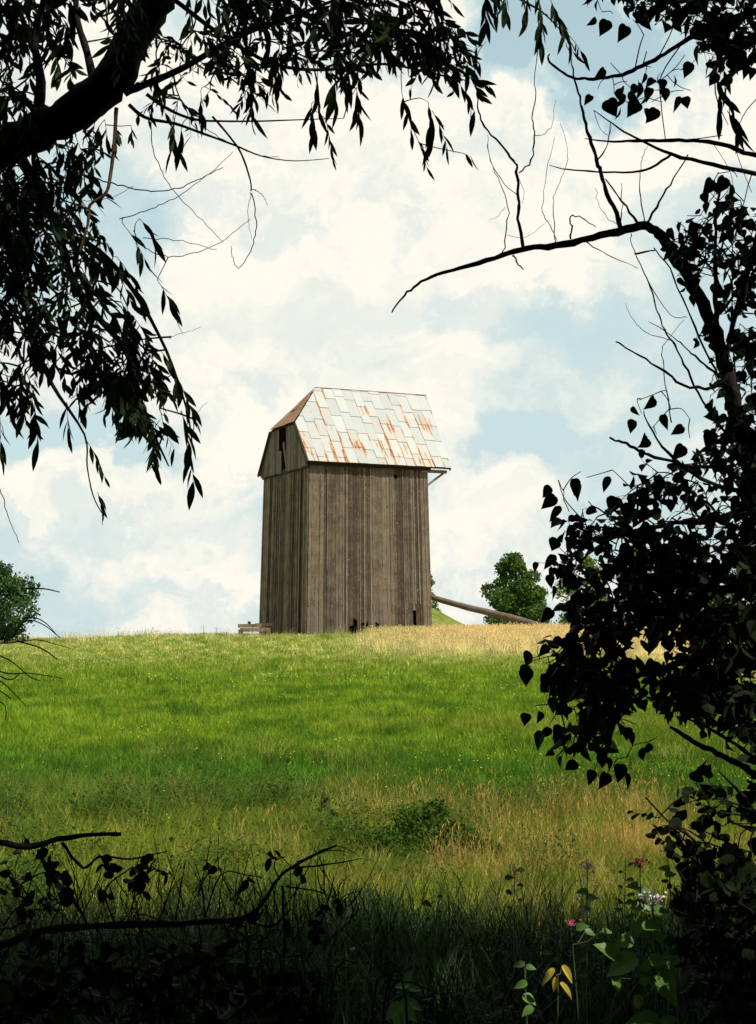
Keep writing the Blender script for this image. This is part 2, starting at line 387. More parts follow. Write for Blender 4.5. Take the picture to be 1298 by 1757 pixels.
def scat(name, src, pts, s0, s1, label, cat, tilt=.12, seed=0):
    r = np.random.default_rng(seed + 50); n = len(pts)
    rot = np.stack([r.normal(0, tilt, n), r.normal(0, tilt, n), r.uniform(0, 6.283, n)], 1)
    return scatter(name, src, pts, rot, r.uniform(s0, s1, n), label, cat)

T1 = tuft('grass_tuft_mesh', 40, .20, .04, .115, .010, .5, M_grass, 1)
T2 = tuft('grass_tuft_far_mesh', 34, .26, .06, .15, .018, .45, M_grass, 2)
T3 = tuft('rough_tuft_mesh', 38, .15, .07, .26, .0075, .55, M_rough, 3)
T4 = tuft('dry_tuft_mesh', 24, .10, .14, .42, .0034, .45, M_dry, 4, head=.35)
T5 = tuft('dry_tuft_far_mesh', 26, .24, .16, .40, .012, .35, M_drycrest, 5, head=.5)
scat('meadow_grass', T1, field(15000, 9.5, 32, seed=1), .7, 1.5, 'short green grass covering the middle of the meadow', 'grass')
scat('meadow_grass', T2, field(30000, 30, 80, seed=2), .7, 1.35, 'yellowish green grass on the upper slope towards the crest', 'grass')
mid = lambda x, y: np.clip(sstep(14.6, 12.2, y + 3*(vnoise(x, y, .4, 3)-.5)), .0, 1) + .10*(vnoise(x, y, .5, 11) > .66)
scat('rough_grass', T3, field(6500, 8.6, 24, dens=mid, seed=3), .6, 1.4, 'rough taller green grass at the meadow edge beyond the shade', 'grass')
drn = lambda x, y: np.clip(sstep(13.2, 11.6, y + 2*(vnoise(x, y, .5, 4)-.5)), 0, 1) * sstep(.48, .78, vnoise(x, y, 1.1, 5) + .24*sstep(-1.2, 1.0, x) - .12) + .012
scat('dry_grass', T4, field(760, 9.0, 14.2, dens=drn, seed=4), .6, 1.25, 'tall straw coloured dry grass between the shade and the green meadow', 'dry grass')
drf = lambda x, y: sstep(42, 63, y + 8*(vnoise(x, y, .3, 6)-.5)) * sstep(-1.2, 1.8, x) + .015*sstep(58, 64, y)
scat('dry_grass', T5, field(11000, 45, 79, dens=drf, seed=5), .7, 1.35, 'golden dry grass on the crest right of the windmill', 'dry grass')
shd = tuft('shade_tuft_mesh', 26, .18, .18, .46, .009, .55, M_shade_tint, 8)
scat('shaded_grass', shd, field(1700, 2.6, 8.9, marg=1.2, seed=6), .5, 1.1, 'rough grass in the tree shade, coloured darker to deepen it', 'grass')

def weed_clump(name, n, seed):
    r = random.Random(seed); v = []; f = []
    for i in range(n):
        a = r.uniform(0, 6.28); q = .13 * math.sqrt(r.random()); h = r.uniform(.04, .34) * (1 - q * 2); c_ = Vector((math.cos(a)*q, math.sin(a)*q, h))
        d_ = Vector((math.cos(a) + r.gauss(0, .6), math.sin(a) + r.gauss(0, .6), r.gauss(.1, .4))).normalized(); sd = d_.cross(Vector((0, 0, 1))).normalized(); L = r.uniform(.012, .034); k = len(v)
        v += [tuple(c_), tuple(c_ + d_*L*.5 + sd*L*.3), tuple(c_ + d_*L), tuple(c_ + d_*L*.5 - sd*L*.3)]; f += [(k, k+1, k+2, k+3)]
    me = bpy.data.meshes.new(name); me.from_pydata(v, [], f); me.materials.append(M_bush); return bpy.data.objects.new(name, me)
scat('leafy_undergrowth', weed_clump('weed_clump_mesh', 240, 3), field(420, 8.8, 15, dens=lambda x, y: sstep(.45, .7, vnoise(x, y, .8, 21)) * sstep(15, 12, y) + .06, seed=21), .6, 1.5, 'dark leafy herbs growing among the tall grass beyond the shade', 'herbs')

def flower_tuft(name, mat, n, h, s, rad, seed):
    r = random.Random(seed); b = MB()
    for i in range(n):
        x, y = r.gauss(0, rad), r.gauss(0, rad); z = h * r.uniform(.7, 1.1)
        b.add([(x-s,y-s*.2,z),(x,y-s,z+s*.4),(x+s,y,z),(x,y+s,z+s*.5),(x,y,z-s*.3),(x,y,z+s*.9)],
              [(0,1,5),(1,2,5),(2,3,5),(3,0,5),(1,0,4),(2,1,4),(3,2,4),(0,3,4)])
    me = b.mesh(name); me.materials.append(mat); return bpy.data.objects.new(name, me)
FW = flower_tuft('white_flower_mesh', M_white, 3, .17, .0095, .12, 1)
FY = flower_tuft('yellow_flower_mesh', M_yel, 3, .17, .008, .15, 2)
scat('white_flowers', FW, field(1500, 24, 70, dens=lambda x, y: (vnoise(x, y, .25, 9) ** 2) * sstep(24, 55, y), seed=7), .7, 1.5, 'tiny white flowers speckled over the upper meadow', 'flowers')
scat('yellow_flowers', FY, field(420, 10, 34, dens=lambda x, y: vnoise(x, y, .4, 10) ** 2, seed=8), .7, 1.3, 'tiny yellow flowers scattered in the lower meadow', 'flowers')

# ------------------------------------------------------------------ windmill
def mat_wood(name, c_lo, c_hi, c_rust, spots=True):
    m, t, out = new_mat(name)
    oc = t.add('ShaderNodeTexCoord').outputs['Object']; oi = t.add('ShaderNodeObjectInfo')
    off = t.add('ShaderNodeVectorMath', {0: oc, 1: t.add('ShaderNodeCombineXYZ', {2: t.math('MULTIPLY', oi.outputs['Random'], 37.0)}).outputs[0]}, operation='ADD').outputs[0]
    g1 = t.noise(t.mapping(off, (26, 26, .7)), 1.0, 6, .65, .4)
    g2 = t.noise(t.mapping(off, (60, 60, 2.2)), 1.0, 4, .6)
    bigz = t.noise(t.mapping(off, (1.2, 1.2, .35)), 1.0, 4, .6)
    f = t.math('ADD', t.math('MULTIPLY', g1, .55), t.math('ADD', t.math('MULTIPLY', oi.outputs['Random'], .40), t.math('MULTIPLY', bigz, .25)))
    hz_ = t.noise(t.mapping(oc, (1.6, 1.6, 2.4)), 1.0, 6, .7); f = t.math('ADD', f, t.ss(hz_, .3, .7, -.10, .10))
    c = t.mix(t.ss(f, .35, .85), c_lo, c_hi)
    c = t.mix(t.ss(g2, .48, .66, 0, .6), c, (0.030, 0.021, 0.014))
    g3 = t.noise(t.mapping(off, (9, 9, .30), (2, 8, 3)), 1.0, 5, .6); c = t.mix(t.ss(g3, .58, .70, 0, .5), c, (0.022, 0.017, 0.012))
    rf = t.noise(t.mapping(off, (3.0, 3.0, 1.2), (5, 3, 1)), 1.3, 5, .6)
    c = t.mix(t.ss(rf, .52, .72, 0, .6), c, c_rust)
    if spots:
        sp = t.noise(t.mapping(oc, (1, 1, .6)), 16.0, 2, .5); c = t.mix(t.ss(sp, .65, .70, 0, .7), c, (0.33, 0.22, 0.08))
        sp2 = t.noise(t.mapping(oc, (1, 1, .5), (9, 9, 9)), 12.0, 3, .5); c = t.mix(t.ss(sp2, .64, .69, 0, .8), c, (0.02, 0.015, 0.01))
    principled(t, out, c, .85, .2, bump=g1, bstr=.8, bdist=.012); return m
M_wood = mat_wood('weathered_plank', (0.052, 0.038, 0.025), (0.185, 0.145, 0.098), (0.105, 0.046, 0.019))
M_batten = mat_wood('weathered_batten', (0.115, 0.092, 0.064), (0.23, 0.195, 0.145), (0.16, 0.10, 0.06), False)
M_gable = mat_wood('grey_gable_board', (0.095, 0.070, 0.046), (0.210, 0.172, 0.120), (0.07, 0.05, 0.03), False)
M_side = mat_wood('shady_side_plank', (0.058, 0.036, 0.020), (0.270, 0.190, 0.115), (0.06, 0.04, 0.026), False)
M_beam = mat_wood('old_beam', (0.11, 0.09, 0.06), (0.25, 0.215, 0.15), (0.10, 0.07, 0.04), False)
M_dark = mat_plain('dark_timber', (0.020, 0.016, 0.012), (0.045, 0.035, 0.026))

def mat_sheet(name, rust0):
    m, t, out = new_mat(name)
    uv = t.add('ShaderNodeUVMap', uv_map='metres').outputs[0]; lo = t.add('ShaderNodeUVMap', uv_map='local').outputs[0]
    oi = t.add('ShaderNodeObjectInfo'); s = t.add('ShaderNodeSeparateXYZ', {0: lo}); lx, ly = s.outputs[0], s.outputs[1]
    su = t.add('ShaderNodeSeparateXYZ', {0: uv})
    st = t.noise(t.mapping(uv, (6.5, .42, 1)), 1.0, 5, .62, .35)
    st2 = t.noise(t.mapping(uv, (16, 1.5, 1), (4, 4, 0)), 1.0, 5, .6, .3)
    area = t.noise(t.mapping(uv, (.75, .45, 1), (2.3, 1.1, 0)), 1.0, 3, .5)
    seam = t.math('MAXIMUM', t.ss(lx, .16, .0), t.ss(lx, .86, 1.0))
    low = t.ss(su.outputs[1], 4.6, 0.0, -.03, .065)
    r = t.math('ADD', t.math('MULTIPLY', st, .62), t.math('MULTIPLY', st2, .24))
    r = t.math('ADD', r, t.math('SUBTRACT', t.math('MULTIPLY', area, .60), .125)); r = t.math('ADD', r, t.math('MULTIPLY', seam, .10)); r = t.math('ADD', r, low)
    r = t.math('ADD', r, rust0)
    mask = t.ss(r, .715, .77); halo = t.ss(r, .655, .75)
    base = t.mix(oi.outputs['Random'], (0.345, 0.35, 0.335), (0.45, 0.445, 0.415))
    base = t.mix(t.ss(t.noise(uv, 3.0, 5, .65), .35, .7, 0, .35), base, (0.40, 0.42, 0.38))
    base = t.mix(t.math('MULTIPLY', halo, .5), base, (0.55, 0.36, 0.18))
    rust = t.mix(t.ss(t.noise(t.mapping(uv, (3, .6, 1)), 3.0, 5, .65), .38, .62), (0.15, 0.048, 0.014), (0.44, 0.185, 0.060))
    c = t.mix(t.math('MULTIPLY', mask, .9), base, rust)
    principled(t, out, c, .62, .35, bump=t.noise(uv, 3.5, 5, .6), bstr=.8, bdist=.05); return m
M_sheet = mat_sheet('galvanised_rusting_sheet', .012)
M_rust = mat_sheet('rusty_hip_sheet', .17)

W = 5.95; HT = 7.5; INS = 0.15
zb = 1.96; mc = MILL_C
ca, sa = math.cos(MILL_ROT), math.sin(MILL_ROT)
base = Vector((mc.x + (ca - sa) * W / 2, mc.y + (sa + ca) * W / 2, zb))
mill = empty('windmill', base, 'old sail-less wooden windmill of upright planks under a rusty sheet metal roof on the crest', 'windmill', rz=MILL_ROT)
H = W / 2      # local origin at centre; corner coordinates are shifted by H
def mp(u, v, z): return (u - H, v - H, z)

def wall_piece(side, a0, a1, z0, z1, out, th, notch=None, top_j=(0, 0), bot_j=(0, 0)):
    """plank between fractions a0..a1 of a tapered wall, extruded outward."""
    def q(a, z, s):
        k = INS * z / HT; e = k + a * (W - 2 * k)
        return mp(e, k - s, z) if side == 'front' else mp(k - s, e, z)
    prof = [(a0, z0 + bot_j[0]), (a1, z0 + bot_j[1])]
    if notch and notch[0] == 'right':
        c, r = notch[1], notch[2]; rw = r / W
        prof += [(a1 - rw * math.sin(x), c - r * math.cos(x)) for x in np.linspace(0, math.pi, 9)]
    prof += [(a1, z1 + top_j[1]), (a0, z1 + top_j[0])]
    if notch and notch[0] == 'left':
        c, r = notch[1], notch[2]; rw = r / W
        prof += [(a0 + rw * math.sin(x), c + r * math.cos(x)) for x in np.linspace(0, math.pi, 9)]
    n = len(prof); vs = [q(a, z, out + th) for a, z in prof] + [q(a, z, out) for a, z in prof]
    fs = [tuple(range(n)), tuple(range(2*n-1, n-1, -1))] + [(i, i + n, (i+1) % n + n, (i+1) % n) for i in range(n)]
    b = MB(); b.add(vs, fs); return b
rp = random.Random(21)
NP = 33; edges = [0.0]
for i in range(NP): edges.append(edges[-1] + rp.uniform(.75, 1.25))
edges = [e / edges[-1] for e in edges]
HOLE_A, HOLE_Z = 4.30 / W, 7.02
hi = min(range(len(edges)), key=lambda i: abs(edges[i] - HOLE_A)); 
for i in range(NP):
    a0, a1 = edges[i], edges[i+1]; g_ = .004 / W * rp.uniform(.4, 2.2)
    u = (a0 + a1) / 2 * W; z0 = rp.uniform(-.06, .04); z1 = HT + rp.uniform(.0, .04); nt = None
    if i == hi - 1: nt = ('right', HOLE_Z, .10)
    if i == hi: nt = ('left', HOLE_Z, .10)
    out = rp.uniform(0, .014)
    pieces = [(z0, z1)]
    if 2.02 < u < 2.32 or 2.58 < u < 2.92 or 3.1 < u < 3.28: pieces = [(.55 + rp.uniform(-.06, .06), z1)]
    if 4.98 < u < 5.25: pieces = [(z0, .42), (1.06 + rp.uniform(-.2, .25), z1)]
    for k, (p0, p1) in enumerate(pieces):
        bj = (rp.uniform(-.05, .05), rp.uniform(-.05, .05)) if p0 < .2 else (rp.uniform(-.18, .18), rp.uniform(-.12, .12))
        tj = (0, 0) if p1 > 5 else (rp.uniform(0, .25), rp.uniform(-.1, .1))
        wall_piece('front', a0 + g_, a1 - g_, p0, p1, out, .026, nt if p1 > 5 else None, tj, bj).build('plank', M_wood, mill)
for i in range(1, NP):
    if rp.random() < .6 and i != hi:
        a = edges[i]; hw = rp.uniform(.016, .032) / W; z1 = HT - .02; z0 = rp.choice([0, 0, 0, .05, rp.uniform(1, 4.5)])
        if 4.7 < a * W < 5.5: z0 = 1.4
        wall_piece('front', a - hw, a + hw, z0, z1, .042, .018).build('batten', M_batten, mill)
NS = 30; e2 = [0.0]
for i in range(NS): e2.append(e2[-1] + rp.uniform(.7, 1.3))
e2 = [e / e2[-1] for e in e2]
for i in range(NS):
    g_ = .008 / W * rp.uniform(.5, 3.0)
    if i in (11, 17): g_ *= 2.5
    wall_piece('left', e2[i] + g_, e2[i+1] - g_, rp.uniform(-.1, .05), HT + rp.uniform(-.10, .0), rp.uniform(0, .04), .026,
               None, (rp.uniform(-.03, .03),)*2, (rp.uniform(-.04, .04),)*2).build('plank', M_side, mill)
for i in (4, 9, 14, 19, 24):
    a = e2[i]; wall_piece('left', a - .006, a + .006, 0, HT - .3, .07, .02).build('batten', M_side, mill)
# the two hidden walls, corner posts and inside floor
b = MB()
def wq(u, v, z): k = INS * z / HT; return mp(k + u * (W - 2*k), k + v * (W - 2*k), z)
for (A, B) in (((1, 0), (1, 1)), ((1, 1), (0, 1))):
    n = 30
    for i in range(n):
        f0, f1 = i / n, (i + 1) / n - .002
        pa = (A[0] + (B[0]-A[0])*f0, A[1] + (B[1]-A[1])*f0); pb = (A[0] + (B[0]-A[0])*f1, A[1] + (B[1]-A[1])*f1)
        nrm = (1, 0) if A[0] == B[0] else (0, 1); s_ = .01 * (i % 2) + .004
        v = []
        for z in (-.1, HT):
            for p in (pa, pb):
                q = wq(p[0], p[1], z); v += [(q[0] + nrm[0]*s_, q[1] + nrm[1]*s_, q[2]), (q[0] + nrm[0]*(s_+.026), q[1] + nrm[1]*(s_+.026), q[2])]
        b.add(v, [(0,1,3,2),(4,6,7,5),(0,4,5,1),(2,3,7,6),(1,5,7,3),(0,2,6,4)])
b.build('rear_planking', M_side, mill, kind='stuff')
for (u, v) in ((0, 0), (1, 0), (0, 1), (1, 1)):
    b = MB(); a = Vector(wq(u, v, -.1)); c = Vector(wq(u, v, HT)); io = Vector(((.5-u)*.24, (.5-v)*.24, 0)); b.beam(a + io, c + io, .18, .18, (1, 0, 0)); b.build('corner_post', M_dark, mill)
b = MB()
for zz in (2.4, 5.0): b.box(mp(.3, .3, zz), mp(W - .3, W - .3, zz + .06))
b.build('inner_floor', M_dark, mill)
b = MB(); b.tube([mp(H, H, -.1), mp(H, H, 7.0)], [.4, .35], 10); b.build('centre_post', M_dark, mill)

# roof
roof = bpy.data.objects.new('roof', None); COL.objects.link(roof); roof.parent = mill
EZ, RZ = 7.47, 11.22; EV = -.20; RV = H; UL = -.04; UR = 6.82; RU0, RU1 = 1.56, 7.1; HZ = 9.36
slope = (RZ - EZ) / (RV - EV); HV = EV + (HZ - EZ) / slope; SL = math.hypot(RV - EV, RZ - EZ); nv = Vector((0, -(RZ-EZ), RV-EV)).normalized(); sv = Vector((0, RV-EV, RZ-EZ)).normalized()
def clip(poly, inside, inter):
    out = []
    for i in range(len(poly)):
        a, b_ = poly[i], poly[(i+1) % len(poly)]
        if inside(a): out.append(a)
        if inside(a) != inside(b_): out.append(inter(a, b_))
    return out
def clip_convex(poly, region):
    for i in range(len(region)):
        p, q = region[i], region[(i+1) % len(region)]
        s_ = lambda z: (q[0]-p[0])*(z[1]-p[1]) - (q[1]-p[1])*(z[0]-p[0])
        def inter(a, b_):
            sa_, sb_ = s_(a), s_(b_); f = sa_ / (sa_ - sb_); return (a[0] + (b_[0]-a[0])*f, a[1] + (b_[1]-a[1])*f)
        poly = clip(poly, lambda z: s_(z) >= -1e-9, inter)
        if len(poly) < 3: return []
    return poly
def sheet(region, to3, nrm, u0, u1, w0, w1, mat, lift, th=.012, parent=roof):
    poly = clip_convex([(u0, w0), (u1, w0), (u1, w1), (u0, w1)], region)
    if len(poly) < 3: return
    ar = abs(sum(poly[i][0]*poly[(i+1) % len(poly)][1] - poly[(i+1) % len(poly)][0]*poly[i][1] for i in range(len(poly)))) / 2
    if ar < .01: return
    n = len(poly); top = []; bot = []
    cj = {}
    for (a, b_) in poly:
        fl = (b_ - w0) / (w1 - w0); l = lift + .022 * (1 - fl)          # lower end laps over the row below
        p = Vector(to3(a, b_)); top.append(tuple(p + nrm * (l + th))); bot.append(tuple(p + nrm * l))
    fs = [tuple(range(n)), tuple(range(2*n-1, n-1, -1))] + [(i, i + n, (i+1) % n + n, (i+1) % n) for i in range(n)]
    me = bpy.data.meshes.new('roof_sheet'); me.from_pydata(top + bot, [], fs)
    uvm = me.uv_layers.new(name='metres'); uvl = me.uv_layers.new(name='local')
    for l in me.loops:
        a, b_ = poly[l.vertex_index % n]; uvm.data[l.index].uv = (a, b_); uvl.data[l.index].uv = ((a-u0)/(u1-u0), (b_-w0)/(w1-w0))
    link('roof_sheet', me, mat, parent)
front_reg = [(UL, 0), (UR, 0), (RU1, SL), (RU0, SL), (UL, (HZ - EZ) / (RZ - EZ) * SL)]
f3 = lambda a, w_: mp(a, EV + sv.y * w_, EZ + sv.z * w_)
u = UL - .01; c = 0
while u < RU1:
    cw = rp.uniform(.42, .52); off = rp.uniform(0, 1.0); w_ = -off * .9; k = 0
    while w_ < SL:
        sh = rp.uniform(1.0, 1.18)
        sheet(front_reg, f3, nv, u, u + cw - .006, w_, w_ + sh, M_sheet, .03 + (c % 2) * .008 + rp.uniform(0, .006)); w_ += sh - .002
    u += cw; c += 1
# hip sheets
A_, B_, C_ = Vector(mp(UL, HV, HZ)), Vector(mp(UL, W - HV, HZ)), Vector(mp(RU0, RV, RZ))
hn = (C_ - A_).cross(B_ - A_).normalized(); hn = hn if hn.z > 0 else -hn
mid_ = (A_ + B_) / 2; hl = (C_ - mid_).length; hs_ = (C_ - mid_) / hl; hx = (B_ - A_).normalized(); hw_ = (B_ - A_).length
h3 = lambda a, w_: mid_ + hx * a + hs_ * w_
hreg = [(-hw_/2, 0), (hw_/2, 0), (0, hl)]
x = -hw_/2
while x < hw_/2:
    cw = .52
    for (w0, w1) in ((0, 1.0), (1.0, 2.0), (2.0, 3.0)): sheet(hreg, h3, hn, x, x + cw - .006, w0, w1 - .002, M_rust, .03 + rp.uniform(0, .03))
    x += cw
# rear slope as one deck, plus boards under the front sheets
b = MB()
def slab(pts, th):
    p = [Vector(q) for q in pts]; n_ = (p[1]-p[0]).cross(p[2]-p[0]).normalized(); n = len(p); n_ = n_ if n_.z > 0 else -n_
    b.add([tuple(q) for q in p] + [tuple(q - n_ * th) for q in p], [tuple(range(n)), tuple(range(2*n-1, n-1, -1))] + [(i, i+n, (i+1) % n + n, (i+1) % n) for i in range(n)])
slab([mp(UL, EV, EZ), mp(UR, EV, EZ), mp(RU1, RV, RZ), mp(RU0, RV, RZ), mp(UL, HV, HZ)], .05)
b.build('roof_boards', M_dark, roof)
b = MB(); slab([mp(UL, W-EV, EZ), mp(UR, W-EV, EZ), mp(RU1, RV + .03, RZ - .03), mp(RU0, RV + .03, RZ - .03), mp(UL, W-HV, HZ)], .05); b.build('rear_slope', M_rust, roof)
b = MB(); slab([A_, B_, C_], .04); b.build('hip_boards', M_dark, roof)
b = MB(); b.beam(mp(RU0 - .03, RV, RZ + .045), mp(RU1 + .03, RV, RZ + .045), .16, .03); b.build('ridge_cap', M_sheet, roof)
b = MB(); b.box(mp(UL + .12, -.02, EZ - .10), mp(UR - .9, .10, EZ + .10)); b.build('eave_shadow_strip', M_dark, roof)  # dark strip tucked under the eave to stand for its shadow
b = MB(); b.beam(mp(UR - .02, EV, EZ - .05), mp(RU1 - .02, RV, RZ - .05), .04, .16, (0, -.7, .7)); b.beam(mp(UR - .02, W - EV, EZ - .05), mp(RU1 - .02, RV + .02, RZ - .05), .04, .16, (0, .7, .7)); b.build('barge_board', M_beam, roof)
b = MB(); b.beam(mp(UL - .03, EV + .02, EZ - .04), mp(UL - .03, HV, HZ - .04), .05, .13, (0, -.7, .7)); b.beam(mp(UL - .03, W - EV - .02, EZ - .04), mp(UL - .03, W - HV, HZ - .04), .05, .13, (0, .7, .7)); b.build('gable_trim', M_dark, roof)
# eave plate, tail rafters and strut on the far overhang
for v_ in (.15, H, W - .15):
    b = MB(); b.beam(mp(5.5, v_, EZ - .12 + (2.9 if v_ == H else 0)), mp(UR - .05, v_, EZ - .12 + (2.9 if v_ == H else 0)), .14, .14); b.build('roof_plate', M_beam, roof)
b = MB(); b.beam(mp(5.84, .16, 6.72), mp(6.62, .14, EZ - .18), .09, .09); b.build('strut', M_beam, roof)
# rear gable (over the far overhang) and front gable of grey boards with a gap in the middle
def zroof(v): return EZ + slope * (min(v, W - v) - EV) - .06
gab_n = 20
for i in range(gab_n):
    v0 = EV + .22 + (W - 2*EV - .44) * i / gab_n; v1 = EV + .22 + (W - 2*EV - .44) * (i + 1) / gab_n - .008
    vm = (v0 + v1) / 2; z0 = EZ - .16 + rp.uniform(-.03, .03); t0 = min(zroof(v0), HZ - .04); t1 = min(zroof(v1), HZ - .04); z00 = z0
    if i in (9, 10): continue
    if i == 8: z00 = z0 + .0
    if i == 11: t0 = t1 = t0 - 1.0
    o_ = rp.uniform(0, .02); b = MB(); xx = .02 - o_
    b.add([mp(xx, v0, z00), mp(xx, v1, z00 + rp.uniform(-.03, .03)), mp(xx, v1, t1), mp(xx, v0, t0), mp(xx + .025, v0, z00), mp(xx + .025, v1, z00), mp(xx + .025, v1, t1), mp(xx + .025, v0, t0)],
          [(3,2,1,0),(4,5,6,7),(0,1,5,4),(1,2,6,5),(2,3,7,6),(3,0,4,7)])
    b.build('gable_board', M_gable, mill)
b = MB(); b.box(mp(.045, EV + .3, EZ - .22), mp(.16, W - EV - .3, EZ - .06)); b.build('gable_beam', M_dark, mill)
b = MB(); b.beam(mp(.03, H - .34, EZ + .1), mp(.05, H + .12, EZ + 1.2), .16, .025, (1, 0, 0)); b.build('loose_board', M_gable, mill, label='loose board hanging askew in the gable gap')
b = MB(); p0 = [mp(5.78, EV + .3, EZ), mp(5.78, W - EV - .3, EZ), mp(5.78, RV, RZ - .3)]
b.add(p0 + [(q[0] + .03, q[1], q[2]) for q in p0], [(0,1,2),(5,4,3),(0,3,4,1),(1,4,5,2),(2,5,3,0)]); b.build('rear_gable', M_side, mill)

# beam leaning behind the mill, timber crib at its foot
q0 = P(735, 1023, 74.5); q1 = P(936, 1077, 70.5)
b = MB(); pts, rr = smooth_path([q0, q0.lerp(q1, .35) + Vector((0, 0, -.03)), q0.lerp(q1, .7) + Vector((0, 0, .03)), q1], [.13, .15, .16, .17], 4)
b.tube(pts, rr, 8, .08); bo = b.build('wooden_beam', M_beam, smooth=True); tag(bo, 'long weathered tail beam sloping from behind the windmill down to the golden grass', 'beam')
cr = ground_at(438, 66.6); cr.z -= .02
cr.z += .16
crib = empty('timber_crib', cr, 'low crib of grey rotten timbers at the left foot of the windmill', 'timber stack', rz=math.radians(8))
def cb(name, a, c_, w_, h_):
    b = MB(); b.beam(a, c_, w_, h_); return b.build(name, M_side, crib)
cb('log', (-.70, 0, .36), (.28, .05, .37), .16, .15); cb('log', (-.62, .02, .19), (.66, .02, .20), .18, .16); cb('log', (.02, .1, .40), (.72, .06, .42), .15, .13)
cb('crosspiece', (-.58, -.35, .02), (-.58, .5, .04), .16, .34); cb('crosspiece', (.55, -.3, .02), (.55, .5, .03), .18, .34); cb('crosspiece', (-.25, -.05, .50), (-.18, .6, .48), .1, .1)

# ------------------------------------------------------------------ leaves
def leaf_mesh(kind):
    if kind == 'willow':
        prof = [(0, .012), (.12, .055), (.32, .105), (.55, .11), (.78, .068), (.92, .026)]; curl = .10; fold = .25
    elif kind == 'poplar':
        prof = [(0, .14), (.06, .30), (.20, .415), (.36, .405), (.55, .30), (.76, .15), (.90, .05)]; curl = .22; fold = .26
    elif kind == 'round':
        prof = [(0, .10), (.10, .28), (.30, .40), (.52, .41), (.74, .30), (.90, .14)]; curl = .08; fold = .18
    else:
        prof = [(0, .10), (.05, .22), (.12, .29), (.16, .28), (.26, .35), (.31, .325), (.42, .345), (.47, .31), (.58, .29), (.63, .245), (.74, .20), (.79, .15), (.90, .08)]; curl = .25; fold = .28
    v = []; f = []; n = len(prof)
    for i, (y, w_) in enumerate(prof):
        z = -curl * y * y; yy = y - (.03 if kind == 'poplar' and i == 1 else 0)
        v += [(-w_, yy if i else -.02, z + w_*fold), (0, y, z), (w_, yy if i else -.02, z + w_*fold)]
    for i in range(n - 1):
        a = i*3; f += [(a, a+1, a+4, a+3), (a+1, a+2, a+5, a+4)]
    v.append((0, 1.0, -curl)); a = (n-1)*3; f += [(a, a+1, len(v)-1), (a+1, a+2, len(v)-1)]
    return np.array(v, dtype=float), f
LEAF = {k: leaf_mesh(k) for k in ('willow', 'poplar', 'round', 'weed')}
LEAF_ME = {}
def shared_leaf(kind, mat):
    k = (kind, mat.name)
    if k not in LEAF_ME:
        v, f = LEAF[kind]; me = bpy.data.meshes.new('leaf'); me.from_pydata(v.tolist(), [], f); me.materials.append(mat); LEAF_ME[k] = me
    return LEAF_ME[k]
def leaf_matrix(p, d, nrm, s, wmul=1.0):
    d = d.normalized(); n = nrm - d * nrm.dot(d)
    if n.length < 1e-4: n = d.orthogonal()
    n.normalize(); x = d.cross(n)
    return Matrix(((x.x*s*wmul, d.x*s, n.x*s, p.x), (x.y*s*wmul, d.y*s, n.y*s, p.y), (x.z*s*wmul, d.z*s, n.z*s, p.z), (0, 0, 0, 1)))
def in_view(p, m=0):
    y = p.y * CP + (p.z - EYE) * SP; 
    if y <= .1: return False
    a = p.x / y * F + CX; b_ = CY - (-p.y * SP + (p.z - EYE) * CP) / y * F
    return -m < a < 1298 + m and -m < b_ < 1757 + m
def place_leaves(leaves, kind, mat, parent, base_loc, limit=290, minpx=10):
    """leaves: list of matrices; the largest in view become objects, the rest one mesh."""
    vis = [i for i, m in enumerate(leaves) if in_view(m.translation)]
    vis.sort(key=lambda i: -(m_size(leaves[i])))
    pick = set(vis[:limit]); me = shared_leaf(kind, mat); T = Matrix.Translation(-Vector(base_loc))
    for i in pick:
        o = bpy.data.objects.new('leaf', me); COL.objects.link(o); o.parent = parent; o.matrix_local = T @ leaves[i]
    rest = [leaves[i] for i in range(len(leaves)) if i not in pick]
    if rest:
        v0, f0 = LEAF[kind]; A = np.array([np.array(m) for m in rest]); nv_ = len(v0)
        V = np.einsum('nij,vj->nvi', A[:, :3, :3], v0) + A[:, None, :3, 3] - np.array(base_loc)
        faces = [tuple(i + k*nv_ for i in q) for k in range(len(rest)) for q in f0]
        me2 = bpy.data.meshes.new('foliage'); me2.from_pydata(V.reshape(-1, 3).tolist(), [], faces)
        link('foliage', me2, mat, parent, kind='stuff')
def m_size(m):
    p = m.translation; 
    # apparent size of the blade as seen from the path below
    x = m.col[0].xyz.length; n = m.col[2].xyz.normalized(); f_ = abs(n.dot((p - Vector((0, 0, EYE))).normalized())); return x * (.3 + f_) / max(p.y, .5)

def rnd_unit():
    v = Vector((random.gauss(0,1), random.gauss(0,1), random.gauss(0,1))); return v.normalized()
def in_poly(x, y, poly):
    c = False; j = len(poly) - 1
    for i in range(len(poly)):
        xi, yi = poly[i]; xj, yj = poly[j]
        if (yi > y) != (yj > y) and x < (xj - xi) * (y - yi) / (yj - yi) + xi: c = not c
        j = i
    return c
def sample_poly(poly, n, holes=()):
    xs_ = [p[0] for p in poly]; ys_ = [p[1] for p in poly]; out = []
    while len(out) < n:
        x, y = random.uniform(min(xs_), max(xs_)), random.uniform(min(ys_), max(ys_))
        if in_poly(x, y, poly) and not any(math.hypot((x-h[0]) / h[2], (y-h[1]) / h[3]) < 1 for h in holes): out.append((x, y))
    return out

